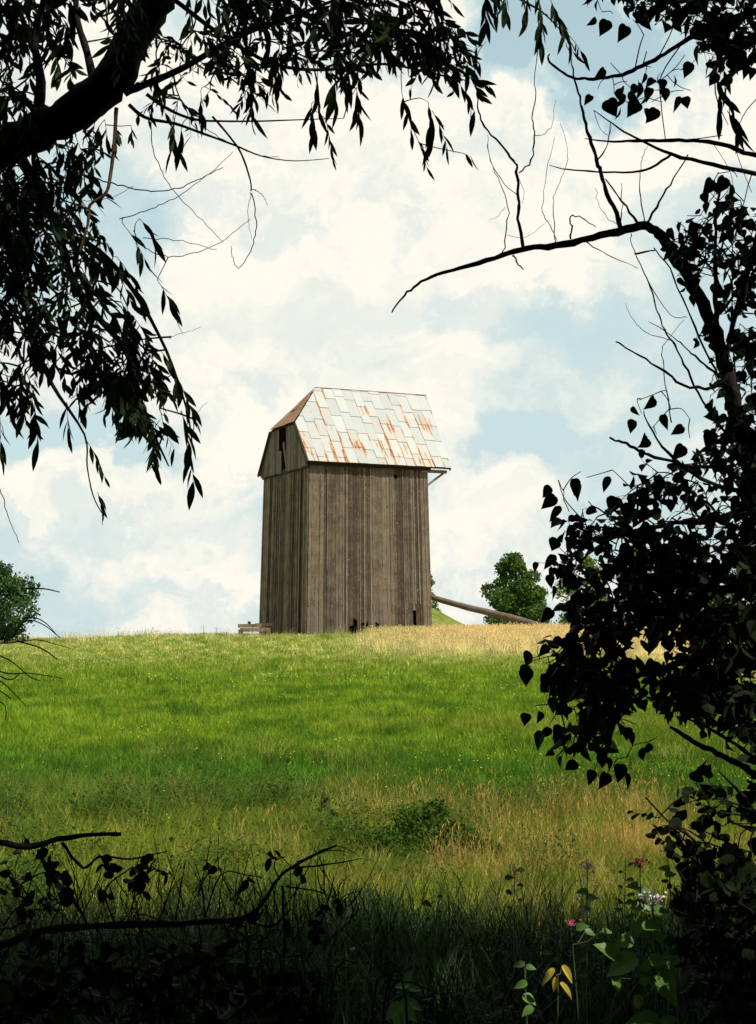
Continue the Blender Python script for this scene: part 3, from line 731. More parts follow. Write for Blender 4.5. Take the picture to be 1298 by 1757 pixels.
class Tree:
    def __init__(s, name, base, label, cat, group=None):
        s.base = Vector(base); s.root = empty(name, s.base, label, cat, group); s.leaves = []; s.nodes = []; s.tw = MB()
    def branch(s, pts, rad, mat, name='branch', seg=4, sides=7, wob=0.0, jit=.12, label=None):
        q, r = smooth_path(pts, rad, seg, wob); b = MB(); b.tube(q, r, sides, jit); s.nodes += q
        return b.build(name, mat, s.root, smooth=True, off=s.base, label=label)
    def twig(s, pts, rad, seg=3, wob=0.0):
        q, r = smooth_path(pts, rad, seg, wob); s.tw.tube(q, r, 4); s.nodes += q[1:]; return q
    def attach(s, starts, r0=.0028):
        """connect sprig starts to the nearest wood already grown."""
        N = [np.array(n) for n in s.nodes]
        arr = np.array(N); st = [np.array(p) for p in starts]
        d = [np.min(np.linalg.norm(arr - p, axis=1)) for p in st]
        for i in np.argsort(d):
            p = st[i]; dd = np.linalg.norm(arr - p, axis=1); k = int(np.argmin(dd)); q = arr[k]; L = dd[k]
            if L < .02: continue
            m = (p + q) / 2 + np.array([random.gauss(0, .08), random.gauss(0, .08), random.gauss(.06, .06)]) * L
            r = r0 * (1 + 1.0 * min(L, .8)); pts = s.twig([Vector(q), Vector(m), Vector(p)], [r, r*.8, r*.6], 4)
            arr = np.vstack([arr, [np.array(x) for x in pts[1:]]])
    def sprig(s, p, d, L, n, size, droop=.5, spread=.5, flat=0.0, r=.0014, wmul=1.0, gap=.0):
        """a leafy shoot: twig curving down with alternate leaves."""
        d = d.normalized(); pts = [p]; q = p.copy(); k = 5; dd = d.copy()
        for i in range(k):
            dd = (dd + Vector((0, 0, -1)) * droop * .22 + rnd_unit() * .06).normalized(); q = q + dd * (L / k); pts.append(q.copy())
        s.tw.tube(pts, [r * (1 - .12*i) for i in range(k+1)], 4); s.nodes.append(pts[1])
        for i in range(n):
            u = gap + (1 - gap) * (i + .8) / n; j = min(int(u * k), k - 1); f_ = u * k - j; pp = pts[j].lerp(pts[j+1], f_); td = (pts[j+1] - pts[j]).normalized()
            side = td.cross(rnd_unit()).normalized(); ld = (td * (1 - spread) + side * spread * (1 if i % 2 else -1) + Vector((0, 0, -droop * .55)) + rnd_unit() * .22).normalized()
            nn = rnd_unit(); view = (Vector((0, 0, EYE)) - pp).normalized()
            nn = (nn + view * flat).normalized()
            s.leaves.append(leaf_matrix(pp + ld * size * gap * .2, ld, nn, size * random.uniform(.65, 1.2), wmul * random.uniform(.8, 1.2)))
    def petiole_sprig(s, p, d, L, n, size, droop=.4, flat=.5):
        """poplar shoot: heart leaves hung on long stalks."""
        d = d.normalized(); pts = [p]; q = p.copy(); k = 4; dd = d.copy()
        for i in range(k):
            dd = (dd + rnd_unit() * .10 + Vector((0, 0, -.04))).normalized(); q = q + dd * (L / k); pts.append(q.copy())
        s.tw.tube(pts, [.0018 * (1 - .12*i) for i in range(k+1)], 4); s.nodes.append(pts[1])
        for i in range(n):
            u = (i + .9) / n; j = min(int(u * k), k - 1); pp = pts[j].lerp(pts[j+1], u * k - j)
            sd = (rnd_unit() + Vector((0, 0, -.25))).normalized(); e = pp + sd * size * random.uniform(.35, .8)
            s.tw.tube([pp, e], [.0009, .0007], 3)
            ld = (sd * .5 + Vector((0, 0, -droop)) + rnd_unit() * .55).normalized(); view = (Vector((0, 0, EYE)) - e).normalized()
            s.leaves.append(leaf_matrix(e, ld, (rnd_unit() + view * flat).normalized(), size * random.uniform(.55, 1.2), random.uniform(.7, 1.15)))
    def finish(s, kind, mat, wood, limit=290):
        place_leaves(s.leaves, kind, mat, s.root, s.base, limit)
        if s.tw.n: s.tw.build('twigs', wood, s.root, off=s.base, kind='stuff')

# ---- canopy outside the picture that shades the path: built with open chinks that let sun spots through
SUNSPOTS = [(P(40, 690, 4.6), .10), (P(120, 60, 4.7), .09), (P(640, 50, 4.7), .09), (P(1125, 1185, 4.6), .07), (P(215, 770, 4.7), .09), (P(1128, 1655, 3.8), .17), (P(1062, 1650, 3.8), .10), (P(1105, 1590, 3.8), .11), (P(955, 1690, 4.2), .09), (P(600, 1710, 5.5), .16),
            (P(985, 1585, 4.4), .05), (P(1195, 1632, 4.0), .06), (P(60, 650, 4.6), .07), (P(230, 700, 4.7), .05), (P(170, 870, 4.6), .08), (P(1120, 1520, 4.4), .12),
            (P(900, 55, 4.9), .13), (P(150, 400, 4.4), .05), (P(1080, 1480, 4.6), .08), (P(480, 1560, 6.0), .07), (P(830, 1600, 7.0), .12)]
def outside_view(c, marg=.30):
    """centres safely out of the field of view (or behind the eye)."""
    x, y, z = c
    if y < .2: return (x*x + (z - EYE)**2 + y*y) > 1.3 ** 2
    depth = y * CP + (z - EYE) * SP; vz = -y * SP + (z - EYE) * CP
    hw, hh = 649 / F * depth + marg, 878.5 / F * depth + marg
    return abs(x) > hw or abs(vz) > hh
def canopy_mesh(blobs, n, size, base, seed, off_view=True, aspect=.55, norm_out=.6, shell=.45, chinks=True):
    r = np.random.default_rng(seed); B = np.array(blobs, dtype=float); vol = (B[:,3]*B[:,4]*B[:,5]) ** (2/3)
    idx = r.choice(len(blobs), n, p=vol / vol.sum()); u = r.normal(size=(n, 3)); u /= np.linalg.norm(u, axis=1)[:, None]
    rad = (shell + (1 - shell) * r.random(n)) * (1 + .10 * r.normal(size=n)); p = B[idx, :3] + u * B[idx, 3:6] * rad[:, None]; ok = p[:, 2] > .1
    if off_view:
        m = .25 + size; x, y, z = p.T; dep = y * CP + (z - EYE) * SP; vz = -y * SP + (z - EYE) * CP
        front = (np.abs(x) > 649 / F * dep + m) | (np.abs(vz) > 878.5 / F * dep + m); ok &= np.where(y < .2, (x*x + (z - EYE)**2 + y*y) > 1.7, front)
    if chinks:
        for c, rr in SUNSPOTS:
            q = p - np.array(c); tt = q @ np.array(SUN); dd = np.linalg.norm(q - tt[:, None] * np.array(SUN), axis=1); ok &= ~((tt > 0) & (dd < rr + size * .3))
    p = p[ok]; u = u[ok]; n = len(p)
    nn = r.normal(size=(n, 3)) * (1 - norm_out) + u * norm_out; nn /= np.linalg.norm(nn, axis=1)[:, None]
    a = np.cross(nn, r.normal(size=(n, 3))); a /= np.linalg.norm(a, axis=1)[:, None]; b_ = np.cross(nn, a); s_ = (size * r.uniform(.6, 1.3, n))[:, None]
    V = np.stack([p - a*s_*.5, p + b_*s_*aspect*.5 + nn*s_*.08, p + a*s_*.5 - nn*s_*.1, p - b_*s_*aspect*.5 + nn*s_*.08], 1).reshape(-1, 3) - np.array(base)
    k = np.arange(n)[:, None] * 4; Fc = np.concatenate([k + [0, 1, 2], k + [0, 2, 3]])
    me = bpy.data.meshes.new('crown'); me.from_pydata(V.tolist(), [], Fc.tolist()); return me

# ------------------------------------------------------------------ willow, left
WB = (-3.1, 3.6, 0.0)
wl = Tree('willow_tree', WB, 'dark willow with thick crooked limb and narrow leaves at the top left', 'tree')
wl.branch([(-3.1, 3.6, -.1), (-3.0, 3.7, 1.2), (-2.7, 3.9, 2.4), (-2.6, 3.8, 4.2), (-2.4, 3.4, 6.2)], [.26, .22, .19, .14, .07], M_bark, 'trunk', 6, 10)
dW = 4.5
limb = [(-2.75, 3.9, 2.3), P(-330, 300, 4.3), P(-60, 268, dW), P(40, 236, dW), P(112, 203, dW), P(165, 165, dW), P(205, 118, dW), P(232, 62, dW+.1), P(268, 0, dW+.15), P(305, -80, dW+.2), P(360, -260, dW+.1)]
wl.branch(limb, [.12, .085, .062, .056, .053, .062, .056, .052, .056, .05, .03], M_bark, 'limb', 5, 10, 0, .14)
def poly(pts, d, dd=0.0): return [P(x, y, d + dd * i) for i, (x, y) in enumerate(pts)]
wl.branch(poly([(215, 158), (262, 140), (312, 118), (381, 78), (433, 52), (500, 30), (575, 0), (650, -30)], 4.5, .04), [.013, .011, .010, .009, .008, .007, .005, .004], M_bark, seg=4)
wl.branch(poly([(300, 0), (380, 60), (470, 110), (560, 120), (660, 110), (760, 130), (800, 138)], 4.7, .03), [.008, .007, .006, .005, .004, .003, .002], M_bark)
wl.branch(poly([(420, -40), (520, 20), (600, 60), (680, 60), (750, 70)], 4.8, .02), [.008, .007, .006, .005, .003], M_bark)
wl.branch(poly([(222, 180), (250, 202), (300, 212), (340, 226), (400, 248), (450, 268), (505, 276), (565, 272)], 4.45), [.006, .005, .0045, .004, .003, .002, .0015, .001], M_twig)
wl.branch(poly([(252, 162), (290, 188), (335, 205), (385, 208), (440, 208), (500, 206), (590, 203)], 4.5), [.006, .005, .004, .003, .0025, .002, .001], M_twig)
wl.branch(poly([(365, 200), (395, 235), (415, 265), (430, 310), (431, 328)], 4.5), [.0035, .003, .003, .0025, .002], M_twig)
wl.branch(poly([(200, 185), (197, 240), (190, 300), (181, 333), (155, 352), (151, 385), (134, 440)], 4.35), [.006, .0055, .005, .005, .0045, .004, .003], M_sunlit_twig, label='hanging branch coloured tan as if sunlit')
wl.branch(poly([(20, 245), (70, 330), (100, 400), (125, 480), (165, 540), (215, 600), (240, 680), (262, 740), (290, 800)], 4.6), [.02, .016, .014, .012, .010, .008, .006, .005, .002], M_bark)
wl.branch(poly([(-40, 300), (10, 400), (40, 500), (60, 590), (90, 660), (145, 745), (150, 800), (160, 850), (175, 880)], 4.55), [.018, .014, .010, .008, .006, .003, .0022, .002, .0015], M_bark)
wl.branch(poly([(100, 400), (170, 430), (230, 500), (285, 600), (320, 700), (330, 760)], 4.7), [.010, .008, .007, .005, .003, .002], M_bark)
wl.branch(poly([(60, 240), (70, 140), (60, 60), (90, -40)], 4.6), [.02, .015, .012, .01], M_bark)
wl.branch(poly([(165, 160), (150, 90), (130, 20), (140, -50)], 4.7), [.016, .012, .010, .008], M_bark)
for pts, r in [([(145, 302), (185, 312), (240, 326), (300, 325), (340, 308), (383, 287)], .0022), ([(258, 185), (262, 250), (275, 290), (300, 330), (340, 370), (383, 415)], .0016),
               ([(228, 395), (250, 425), (290, 440), (340, 432), (380, 415), (430, 375)], .0016), ([(205, 376), (260, 358), (300, 340), (350, 305), (400, 260)], .0015),
               ([(245, 408), (300, 412), (372, 428)], .0013), ([(345, 215), (385, 240), (440, 265), (480, 270)], .0013), ([(432, 330), (440, 390), (430, 430), (410, 460), (399, 440), (397, 422)], .0017),
               ([(430, 330), (426, 370), (432, 410)], .001), ([(432, 325), (448, 332), (460, 352)], .0013), ([(0, 840), (15, 885), (33, 932)], .0015), ([(-30, 560), (30, 570), (95, 590)], .003),
               ([(290, 580), (320, 570), (345, 560)], .0008), ([(60, 300), (110, 330), (170, 345), (230, 320)], .0013), ([(330, 720), (345, 700), (356, 690)], .0008)]:
    wl.twig(poly(pts, 4.45 + random.uniform(-.1, .15)), [r * (1 - .6 * i / len(pts)) for i in range(len(pts))], 6, .0016)
down = lambda dx=0.0: Vector((dx + random.gauss(0, .35), random.gauss(0, .35), -1))
def fill(tree, pol, n, d0, d1, L, nl, size, dirf, holes=(), **kw):
    st = []
    for (x, y) in sample_poly(pol, n, holes):
        p = P(x, y, random.uniform(d0, d1)); st.append(p)
    tree.attach(st)
    for p in st: tree.sprig(p, dirf(), random.uniform(*L), random.randint(*nl), random.uniform(*size), **kw)
LS = dict(droop=.5, spread=.52, flat=.6, r=.0012, wmul=1.25)
upl = [(-40, -60), (300, -60), (215, 40), (165, 110), (100, 160), (40, 190), (-40, 200)]
fill(wl, upl, 115, 4.1, 5.1, (.07, .15), (5, 9), (.040, .072), lambda: Vector((random.gauss(.2, .7), random.gauss(0, .4), -.7)), holes=[(75, 130, 50, 40), (140, 40, 34, 28), (150, 100, 22, 30)], **LS)
fill(wl, [(310, -60), (740, -60), (775, 40), (800, 105), (720, 100), (640, 85), (540, 110), (470, 80), (400, 90), (330, 60)], 215, 4.2, 5.2, (.06, .14), (5, 9), (.036, .068), lambda: Vector((random.gauss(.25, .7), random.gauss(0, .4), -.6)), holes=[(350, 20, 22, 18)], **LS)
fill(wl, [(240, 60), (330, 50), (470, 110), (480, 160), (400, 150), (320, 190), (240, 150)], 44, 4.3, 4.8, (.05, .12), (4, 6), (.025, .05), lambda: Vector((random.gauss(.2, .8), random.gauss(0, .4), -.4)), **LS)
fill(wl, [(-40, 270), (60, 245), (130, 250), (150, 330), (120, 370), (170, 400), (205, 440), (180, 480), (235, 540), (265, 590), (285, 650), (240, 690), (200, 640), (130, 600), (60, 590), (20, 540), (-40, 560)], 245, 4.1, 5.2, (.07, .16), (5, 9), (.036, .070), lambda: Vector((random.gauss(.35, .5), random.gauss(0, .4), -.8)), holes=[(195, 300, 60, 60)], **LS)
fill(wl, [(-40, 540), (60, 590), (60, 680), (-40, 690)], 20, 4.2, 5.0, (.07, .14), (5, 8), (.04, .075), lambda: down(.15), **LS)
fill(wl, [(150, 600), (245, 640), (280, 700), (290, 740), (250, 745), (200, 690), (120, 640)], 34, 4.3, 5.0, (.07, .14), (5, 8), (.04, .075), lambda: down(.35), **LS)
fill(wl, [(60, 200), (200, 190), (200, 260), (140, 300), (100, 260)], 14, 4.3, 4.8, (.06, .12), (4, 7), (.04, .07), lambda: down(.1), **LS)
for x, y, dx, L, n, sz in [(312, 705, .3, .16, 7, .10), (322, 752, .15, .13, 6, .095), (262, 735, .1, .12, 6, .09), (150, 758, .8, .12, 6, .065), (168, 845, .3, .07, 6, .055), (0, 715, .1, .12, 6, .08),
                           (300, 205, -.1, .09, 5, .085), (312, 218, .0, .09, 5, .09), (345, 155, .1, .08, 6, .07), (432, 150, 0, .11, 7, .09), (535, 178, .05, .10, 7, .085), (560, 205, .2, .12, 7, .06), (545, 130, 0, .1, 6, .09), (575, 135, 0, .1, 6, .09),
                           (600, 95, 0, .08, 5, .085), (612, 150, .1, .10, 8, .085), (690, 160, .3, .13, 8, .07), (735, 175, .1, .12, 7, .085), (742, 190, .6, .12, 7, .07), (715, 235, .4, .10, 6, .055), (770, 120, .9, .15, 7, .085), (790, 130, 1.4, .1, 5, .07), (790, 262, 1.2, .04, 2, .06),
                           (240, 375, .9, .10, 5, .085), (220, 395, .8, .12, 6, .08), (275, 600, .9, .15, 7, .085), (270, 480, .8, .12, 6, .08), (200, 440, .9, .15, 7, .08), (60, 700, .2, .10, 5, .09), (0, 640, .3, .13, 7, .09), (115, 690, .1, .1, 5, .095), (300, 640, .6, .15, 7, .085),
                           (180, 205, .2, .08, 5, .07), (225, 215, .3, .05, 4, .045), (260, 130, .6, .12, 7, .05), (640, 10, .5, .15, 8, .08), (715, 60, .6, .15, 8, .08), (60, 230, .2, .12, 6, .09), (20, 220, .1, .12, 6, .09)]:
    p = P(x, y, 4.5 + random.uniform(-.15, .2)); wl.attach([p], .0016); wl.sprig(p, Vector((dx, random.gauss(0, .2), -1 if dx < 1.1 else -.15)), L, n, sz * .82, droop=.6, spread=.35, flat=.9, r=.0011)
# sprays hanging in from the top, right of centre
wl.branch(poly([(700, -200), (830, -60), (880, -10), (930, 20), (960, 50)], 4.9), [.012, .008, .005, .003, .0015], M_bark)
for x, y, dx, L, n, sz in [(830, -25, .1, .12, 7, .08), (850, -40, 0, .12, 7, .08), (865, -20, .2, .1, 6, .08), (900, -30, .1, .12, 7, .075), (925, -10, .1, .12, 8, .07), (945, 0, .5, .13, 8, .07), (960, 35, .6, .12, 7, .06), (985, 70, .8, .07, 5, .045), (930, 25, 0, .1, 6, .07)]:
    p = P(x, y, 4.9 + random.uniform(-.1, .1)); wl.attach([p], .0016); wl.sprig(p, Vector((dx, random.gauss(0, .2), -1)), L, n, sz, droop=.6, spread=.35, flat=.8, r=.0011)
wl.branch(poly([(1340, 60), (1270, 80), (1235, 100), (1228, 160), (1250, 215)], 4.7), [.004, .003, .0025, .002, .001], M_twig)
for x, y, dx, L, n, sz in [(1230, 125, .1, .13, 5, .085), (1238, 150, .5, .14, 6, .09), (1248, 190, .7, .08, 4, .08), (1240, 110, .3, .08, 3, .07)]:
    wl.sprig(P(x, y, 4.7), Vector((dx, 0, -1)), L, n, sz, droop=.5, spread=.3, flat=.8, r=.0011)
fill(wl, [(-480, -60), (-45, -60), (-45, 640), (-480, 700)], 190, 4.0, 5.6, (.08, .18), (6, 9), (.045, .08), lambda: down(0), **LS)
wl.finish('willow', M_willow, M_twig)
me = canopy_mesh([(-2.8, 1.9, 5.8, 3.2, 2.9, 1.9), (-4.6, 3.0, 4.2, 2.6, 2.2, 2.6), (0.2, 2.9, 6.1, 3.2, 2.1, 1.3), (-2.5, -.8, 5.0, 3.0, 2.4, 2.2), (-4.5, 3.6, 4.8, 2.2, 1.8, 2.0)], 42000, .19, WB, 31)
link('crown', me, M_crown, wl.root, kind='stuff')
for q in ([(-2.5, 3.6, 4.6), (-1.2, 3.9, 5.6), (.8, 4.2, 6.4)], [(-2.6, 3.8, 4.0), (-3.8, 4.6, 5.0), (-4.8, 5.6, 5.4)], [(-2.6, 3.7, 4.4), (-2.7, 1.8, 5.4), (-2.6, -.4, 5.6)]):
    wl.branch(q, [.09, .06, .03], M_bark, 'limb')

# ------------------------------------------------------------------ poplar, right
PB = (1.95, 4.9, 0.0)
pp = Tree('poplar_tree', PB, 'dark heart-leaved poplar on the right with a bare dead branch reaching over the sky', 'tree')
dP = 4.7
pp.branch([(1.95, 4.9, -.1), (1.75, 4.85, .9), P(1420, 1100, dP), P(1350, 950, dP), P(1300, 825, dP), P(1264, 705, dP), P(1238, 605, dP), P(1207, 522, dP), P(1166, 450, dP), P(1135, 408, dP), P(1108, 386, dP)],
          [.10, .07, .05, .038, .029, .024, .022, .020, .018, .016, .013], M_bark, 'trunk', 5, 9, .0022, .2)
pp.branch([P(x, y, dP - .03 * i) for i, (x, y) in enumerate([(1108, 386), (1060, 397), (1000, 412), (940, 423), (895, 427), (850, 443), (790, 460), (740, 475), (710, 492), (690, 512), (673, 536)])],
          [.014, .012, .011, .0095, .009, .0075, .006, .0045, .0035, .0028, .0018], M_bark, 'dead_branch', 4, 7, .0012, .2)
TW = [([(898, 423), (890, 374), (890, 339), (887, 295), (881, 275), (857, 246), (832, 216), (821, 192), (818, 152), (815, 123), (822, 88), (835, 71)], .0055, .0008),
 ([(891, 297), (911, 275), (917, 236), (913, 202), (920, 167), (918, 138), (925, 79), (930, 54)], .0028, .0008), ([(918, 233), (935, 229), (948, 211), (954, 172)], .0013, .0006),
 ([(861, 440), (869, 403), (871, 354), (859, 315), (842, 275), (837, 231)], .0020, .0007), ([(889, 337), (866, 315), (842, 275), (838, 240)], .0016, .0007), ([(955, 415), (948, 393), (933, 369), (933, 339), (938, 295), (952, 236)], .0016, .0006),
 ([(952, 413), (949, 354), (955, 324), (972, 285), (974, 251), (962, 211)], .0014, .0006), ([(980, 410), (982, 388), (979, 371), (999, 374), (1023, 390)], .0030, .0013), ([(1007, 415), (1034, 433), (1068, 450), (1095, 460)], .0018, .0008),
 ([(881, 439), (889, 452), (899, 462)], .0026, .0016), ([(1066, 388), (1048, 344), (1034, 305), (1024, 275), (1012, 236), (1004, 206), (997, 177), (987, 138), (980, 103), (972, 74)], .0085, .0012),
 ([(1112, 383), (1132, 344), (1157, 305), (1181, 265)], .0040, .0018), ([(1095, 381), (1068, 344), (1039, 307)], .0042, .0020), ([(1107, 381), (1099, 339), (1099, 295), (1103, 270), (1112, 251)], .0020, .0008),
 ([(1066, 386), (1067, 350), (1067, 315)], .0020, .0010), ([(1026, 275), (1043, 246), (1048, 211)], .0026, .0012), ([(1062, 390), (1040, 370), (1027, 345), (1023, 322)], .0012, .0006), ([(889, 300), (900, 330), (897, 350)], .0008, .0005),
 ([(871, 403), (895, 408), (925, 392), (940, 378)], .0009, .0005), ([(866, 356), (855, 370), (838, 378)], .0008, .0005)]
for i, (pts, r0, r1) in enumerate(TW):
    d_ = dP - .05 * (i % 3); n = len(pts); rad = [r0 + (r1 - r0) * j / (n - 1) for j in range(n)]
    pp.branch([P(x, y, d_ + .015 * j * (-1) ** i) for j, (x, y) in enumerate(pts)], rad, M_bark if r0 > .002 else M_twig, 'twig' if r0 < .003 else 'branch', 4, 5, .0018, .3)
TW2 = [([(1250, 640), (1235, 660), (1184, 665), (1140, 638), (1096, 609), (1057, 586)], .006, .0022), ([(1260, 800), (1190, 800), (1123, 783), (1096, 772), (1069, 759), (1046, 751)], .006, .003),
 ([(1262, 760), (1231, 727), (1198, 675), (1174, 624), (1157, 591), (1140, 567), (1128, 530), (1110, 480), (1088, 430), (1083, 400)], .0042, .0013), ([(1240, 650), (1208, 624), (1181, 601), (1154, 577), (1113, 552)], .0038, .001),
 ([(1152, 725), (1140, 641), (1135, 607), (1142, 587), (1175, 548)], .0018, .0008), ([(1150, 584), (1110, 570), (1088, 550), (1074, 520)], .0013, .0006), ([(1232, 645), (1205, 590), (1180, 530), (1150, 460), (1122, 425)], .0036, .0018),
 ([(1231, 560), (1229, 500), (1228, 430), (1230, 364), (1240, 300)], .0095, .003), ([(1245, 620), (1262, 540), (1285, 460), (1300, 400)], .009, .006), ([(1235, 540), (1262, 500), (1290, 440)], .005, .003),
 ([(1235, 470), (1200, 440), (1180, 415)], .003, .002), ([(1110, 480), (1150, 540), (1180, 545)], .0016, .001), ([(1088, 436), (1125, 429)], .003, .002), ([(1262, 640), (1258, 560), (1256, 480), (1262, 400), (1290, 300)], .0028, .0015), ([(1210, 860), (1250, 900), (1300, 910)], .004, .006),
 ([(1300, 860), (1240, 890), (1160, 900), (1060, 920), (1000, 960)], .012, .003), ([(1340, 1000), (1240, 1010), (1140, 1000), (1040, 1040), (980, 1080)], .014, .003), ([(1350, 1120), (1240, 1120), (1130, 1150), (1030, 1180), (960, 1210)], .014, .003),
 ([(1298, 850), (1220, 830), (1160, 790), (1120, 740), (1105, 705)], .008, .0015), ([(1140, 1000), (1090, 930), (1050, 890), (1010, 860)], .005, .0015), ([(1130, 1150), (1080, 1210), (1040, 1270), (1020, 1320)], .005, .0015),
 ([(1350, 1350), (1298, 1328), (1263, 1308), (1222, 1288), (1182, 1267), (1150, 1247)], .014, .005), ([(1340, 1320), (1298, 1300), (1250, 1270), (1200, 1240), (1165, 1232)], .008, .003)]
for i, (pts, r0, r1) in enumerate(TW2):
    d_ = dP + .04 * (i % 4 - 1); n = len(pts); rad = [r0 + (r1 - r0) * j / (n - 1) for j in range(n)]
    pp.branch([P(x, y, d_) for x, y in pts], rad, M_bark if r0 > .002 else M_twig, 'twig' if r0 < .003 else 'branch', 4, 6, .0018, .3)
def pfill(tree, pol, n, d0, d1, L, nl, size, holes=(), droop=.4, flat=.5, dx=-.5):
    st = [P(x, y, random.uniform(d0, d1)) for (x, y) in sample_poly(pol, n, holes)]
    tree.attach(st, .0024)
    for p in st: tree.petiole_sprig(p, Vector((random.gauss(dx, .5), random.gauss(0, .4), random.gauss(.1, .5))), random.uniform(*L), random.randint(*nl), random.uniform(*size), droop, flat)
def pleaf(tree, spots, d, size, att=True):
    for (x, y) in spots:
        p = P(x + random.uniform(-4, 4), y - 14, d + random.uniform(-.1, .1))
        if att: tree.attach([p + Vector((.02, 0, .02))], .0016)
        view = (Vector((0, 0, EYE)) - p).normalized()
        tree.leaves.append(leaf_matrix(p, Vector((random.gauss(-.2, .45), random.gauss(0, .3), -1)), (rnd_unit() * .9 + view).normalized(), size * random.uniform(.7, 1.2), random.uniform(.7, 1.1)))
HOLE = [(1128, 1118, 58, 34), (1140, 1245, 30, 18), (1255, 960, 26, 16), (1075, 1290, 30, 20)]
pfill(pp, [(1215, 330), (1310, 350), (1310, 560), (1260, 545), (1215, 500), (1160, 440), (1150, 420), (1200, 385)], 60, 4.4, 5.1, (.03, .10), (3, 5), (.034, .054), dx=-.2)
pfill(pp, [(1262, 560), (1320, 560), (1320, 760), (1270, 740), (1250, 660)], 26, 4.3, 5.0, (.03, .08), (3, 5), (.036, .056))
pfill(pp, [(1240, 700), (1320, 740), (1320, 860), (1230, 840)], 22, 4.2, 4.6, (.03, .08), (3, 6), (.036, .056))
pfill(pp, [(1190, 560), (1225, 560), (1250, 660), (1225, 640)], 5, 4.5, 4.8, (.02, .04), (2, 4), (.026, .040), dx=0)
pfill(pp, [(1320, 720), (1250, 745), (1180, 755), (1120, 800), (1075, 850), (1060, 900), (1080, 960), (1200, 980), (1320, 960)], 88, 4.4, 5.2, (.03, .08), (3, 6), (.034, .054), HOLE)
pfill(pp, [(970, 900), (1060, 880), (1100, 960), (1110, 1060), (1060, 1080), (980, 1060), (965, 980)], 62, 4.3, 5.0, (.03, .08), (3, 6), (.032, .052), HOLE)
pfill(pp, [(1080, 940), (1320, 930), (1320, 1240), (1200, 1225), (1120, 1200), (1090, 1060)], 255, 4.3, 5.2, (.03, .09), (4, 6), (.036, .056), HOLE)
pfill(pp, [(955, 1090), (1080, 1080), (1100, 1210), (1060, 1240), (980, 1230), (950, 1160)], 115, 4.3, 5.0, (.02, .06), (3, 5), (.034, .052), HOLE, dx=-.1)
pfill(pp, [(965, 1230), (1050, 1230), (1060, 1290), (1020, 1310), (975, 1280)], 12, 4.2, 4.8, (.02, .06), (3, 4), (.045, .065), HOLE)
pfill(pp, [(1200, 1200), (1320, 1220), (1320, 1290), (1260, 1250)], 16, 4.3, 5.0, (.03, .08), (3, 5), (.034, .05))
pleaf(pp, [(1125, 697), (1085, 712), (1090, 735), (1140, 725), (1110, 760), (1118, 770), (1170, 745), (1040, 832), (1175, 778), (945, 850), (955, 865), (958, 882), (985, 835), (995, 845), (965, 905), (955, 938), (948, 965), (945, 1000), (950, 1020), (950, 1060),
           (905, 1155), (900, 1160), (930, 1170), (960, 1168), (915, 1135), (940, 1120), (962, 1195), (955, 1212), (925, 1235), (908, 1238), (933, 1270), (942, 1262), (968, 1295), (985, 1320), (1000, 1290), (1020, 1335), (1045, 1340), (1060, 1325), (1072, 1340), (1095, 1300), (1113, 1290), (1082, 1270)], 4.5, .049)
pleaf(pp, [(1205, 345), (1222, 322), (1215, 362), (1243, 318), (1258, 330), (1195, 395), (1165, 395), (1150, 405)], 4.6, .049)
pfill(pp, [(1330, 330), (1750, 200), (1750, 1350), (1330, 1250)], 210, 4.2, 5.6, (.04, .12), (4, 7), (.04, .06), dx=.1)
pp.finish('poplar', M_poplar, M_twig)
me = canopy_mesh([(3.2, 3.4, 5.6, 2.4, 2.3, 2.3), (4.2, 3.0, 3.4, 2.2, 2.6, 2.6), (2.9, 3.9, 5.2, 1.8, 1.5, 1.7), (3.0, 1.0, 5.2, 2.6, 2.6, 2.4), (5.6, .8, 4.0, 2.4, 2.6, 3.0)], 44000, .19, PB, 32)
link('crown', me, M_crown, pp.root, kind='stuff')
pp.branch([(2.0, 4.85, 1.0), (2.6, 4.4, 2.8), (3.2, 3.8, 4.6), (3.4, 3.2, 6.2)], [.09, .08, .06, .03], M_bark, 'limb')
pp.branch([(2.3, 4.65, 1.8), (3.2, 3.4, 2.8), (4.2, 2.6, 3.8)], [.07, .05, .03], M_bark, 'limb')

# second poplar, whose branches hang in from the top right corner
QB = (2.9, 6.3, 0.05)
p2 = Tree('poplar_tree', QB, 'second poplar whose heart-leaved branches hang in from the top right corner', 'tree')
p2.branch([(2.9, 6.3, -.1), (2.85, 6.2, 2.0), (2.6, 5.9, 3.6), (2.0, 5.4, 4.4), (1.6, 5.1, 4.6)], [.14, .12, .09, .05, .03], M_bark, 'trunk', 5, 9)
p2.branch([Vector((2.0, 5.4, 4.4)), P(1420, -20, 5.0), P(1298, 20, 4.9), P(1230, 40, 4.85), P(1171, 74, 4.8), P(1132, 98, 4.8), P(1102, 113, 4.8), P(1068, 128, 4.8), P(1034, 134, 4.75), P(1004, 135, 4.75), P(980, 132, 4.75), P(955, 116, 4.7), P(941, 103, 4.7), P(943, 92, 4.7)],
          [.03, .02, .014, .011, .0075, .007, .0065, .006, .0055, .005, .0045, .004, .0035, .002], M_bark, 'branch', 4, 6, .001, .2)
p2.branch([Vector((2.4, 5.7, 3.9)), P(1450, 290, 5.0), P(1298, 266, 4.9), P(1240, 248, 4.85), P(1191, 241, 4.8), P(1142, 241, 4.8), P(1102, 241, 4.8), P(1053, 243, 4.75), P(1004, 238, 4.7)], [.03, .018, .0085, .0075, .0065, .006, .005, .0035, .0015], M_bark, 'branch', 4, 6, .001, .2)
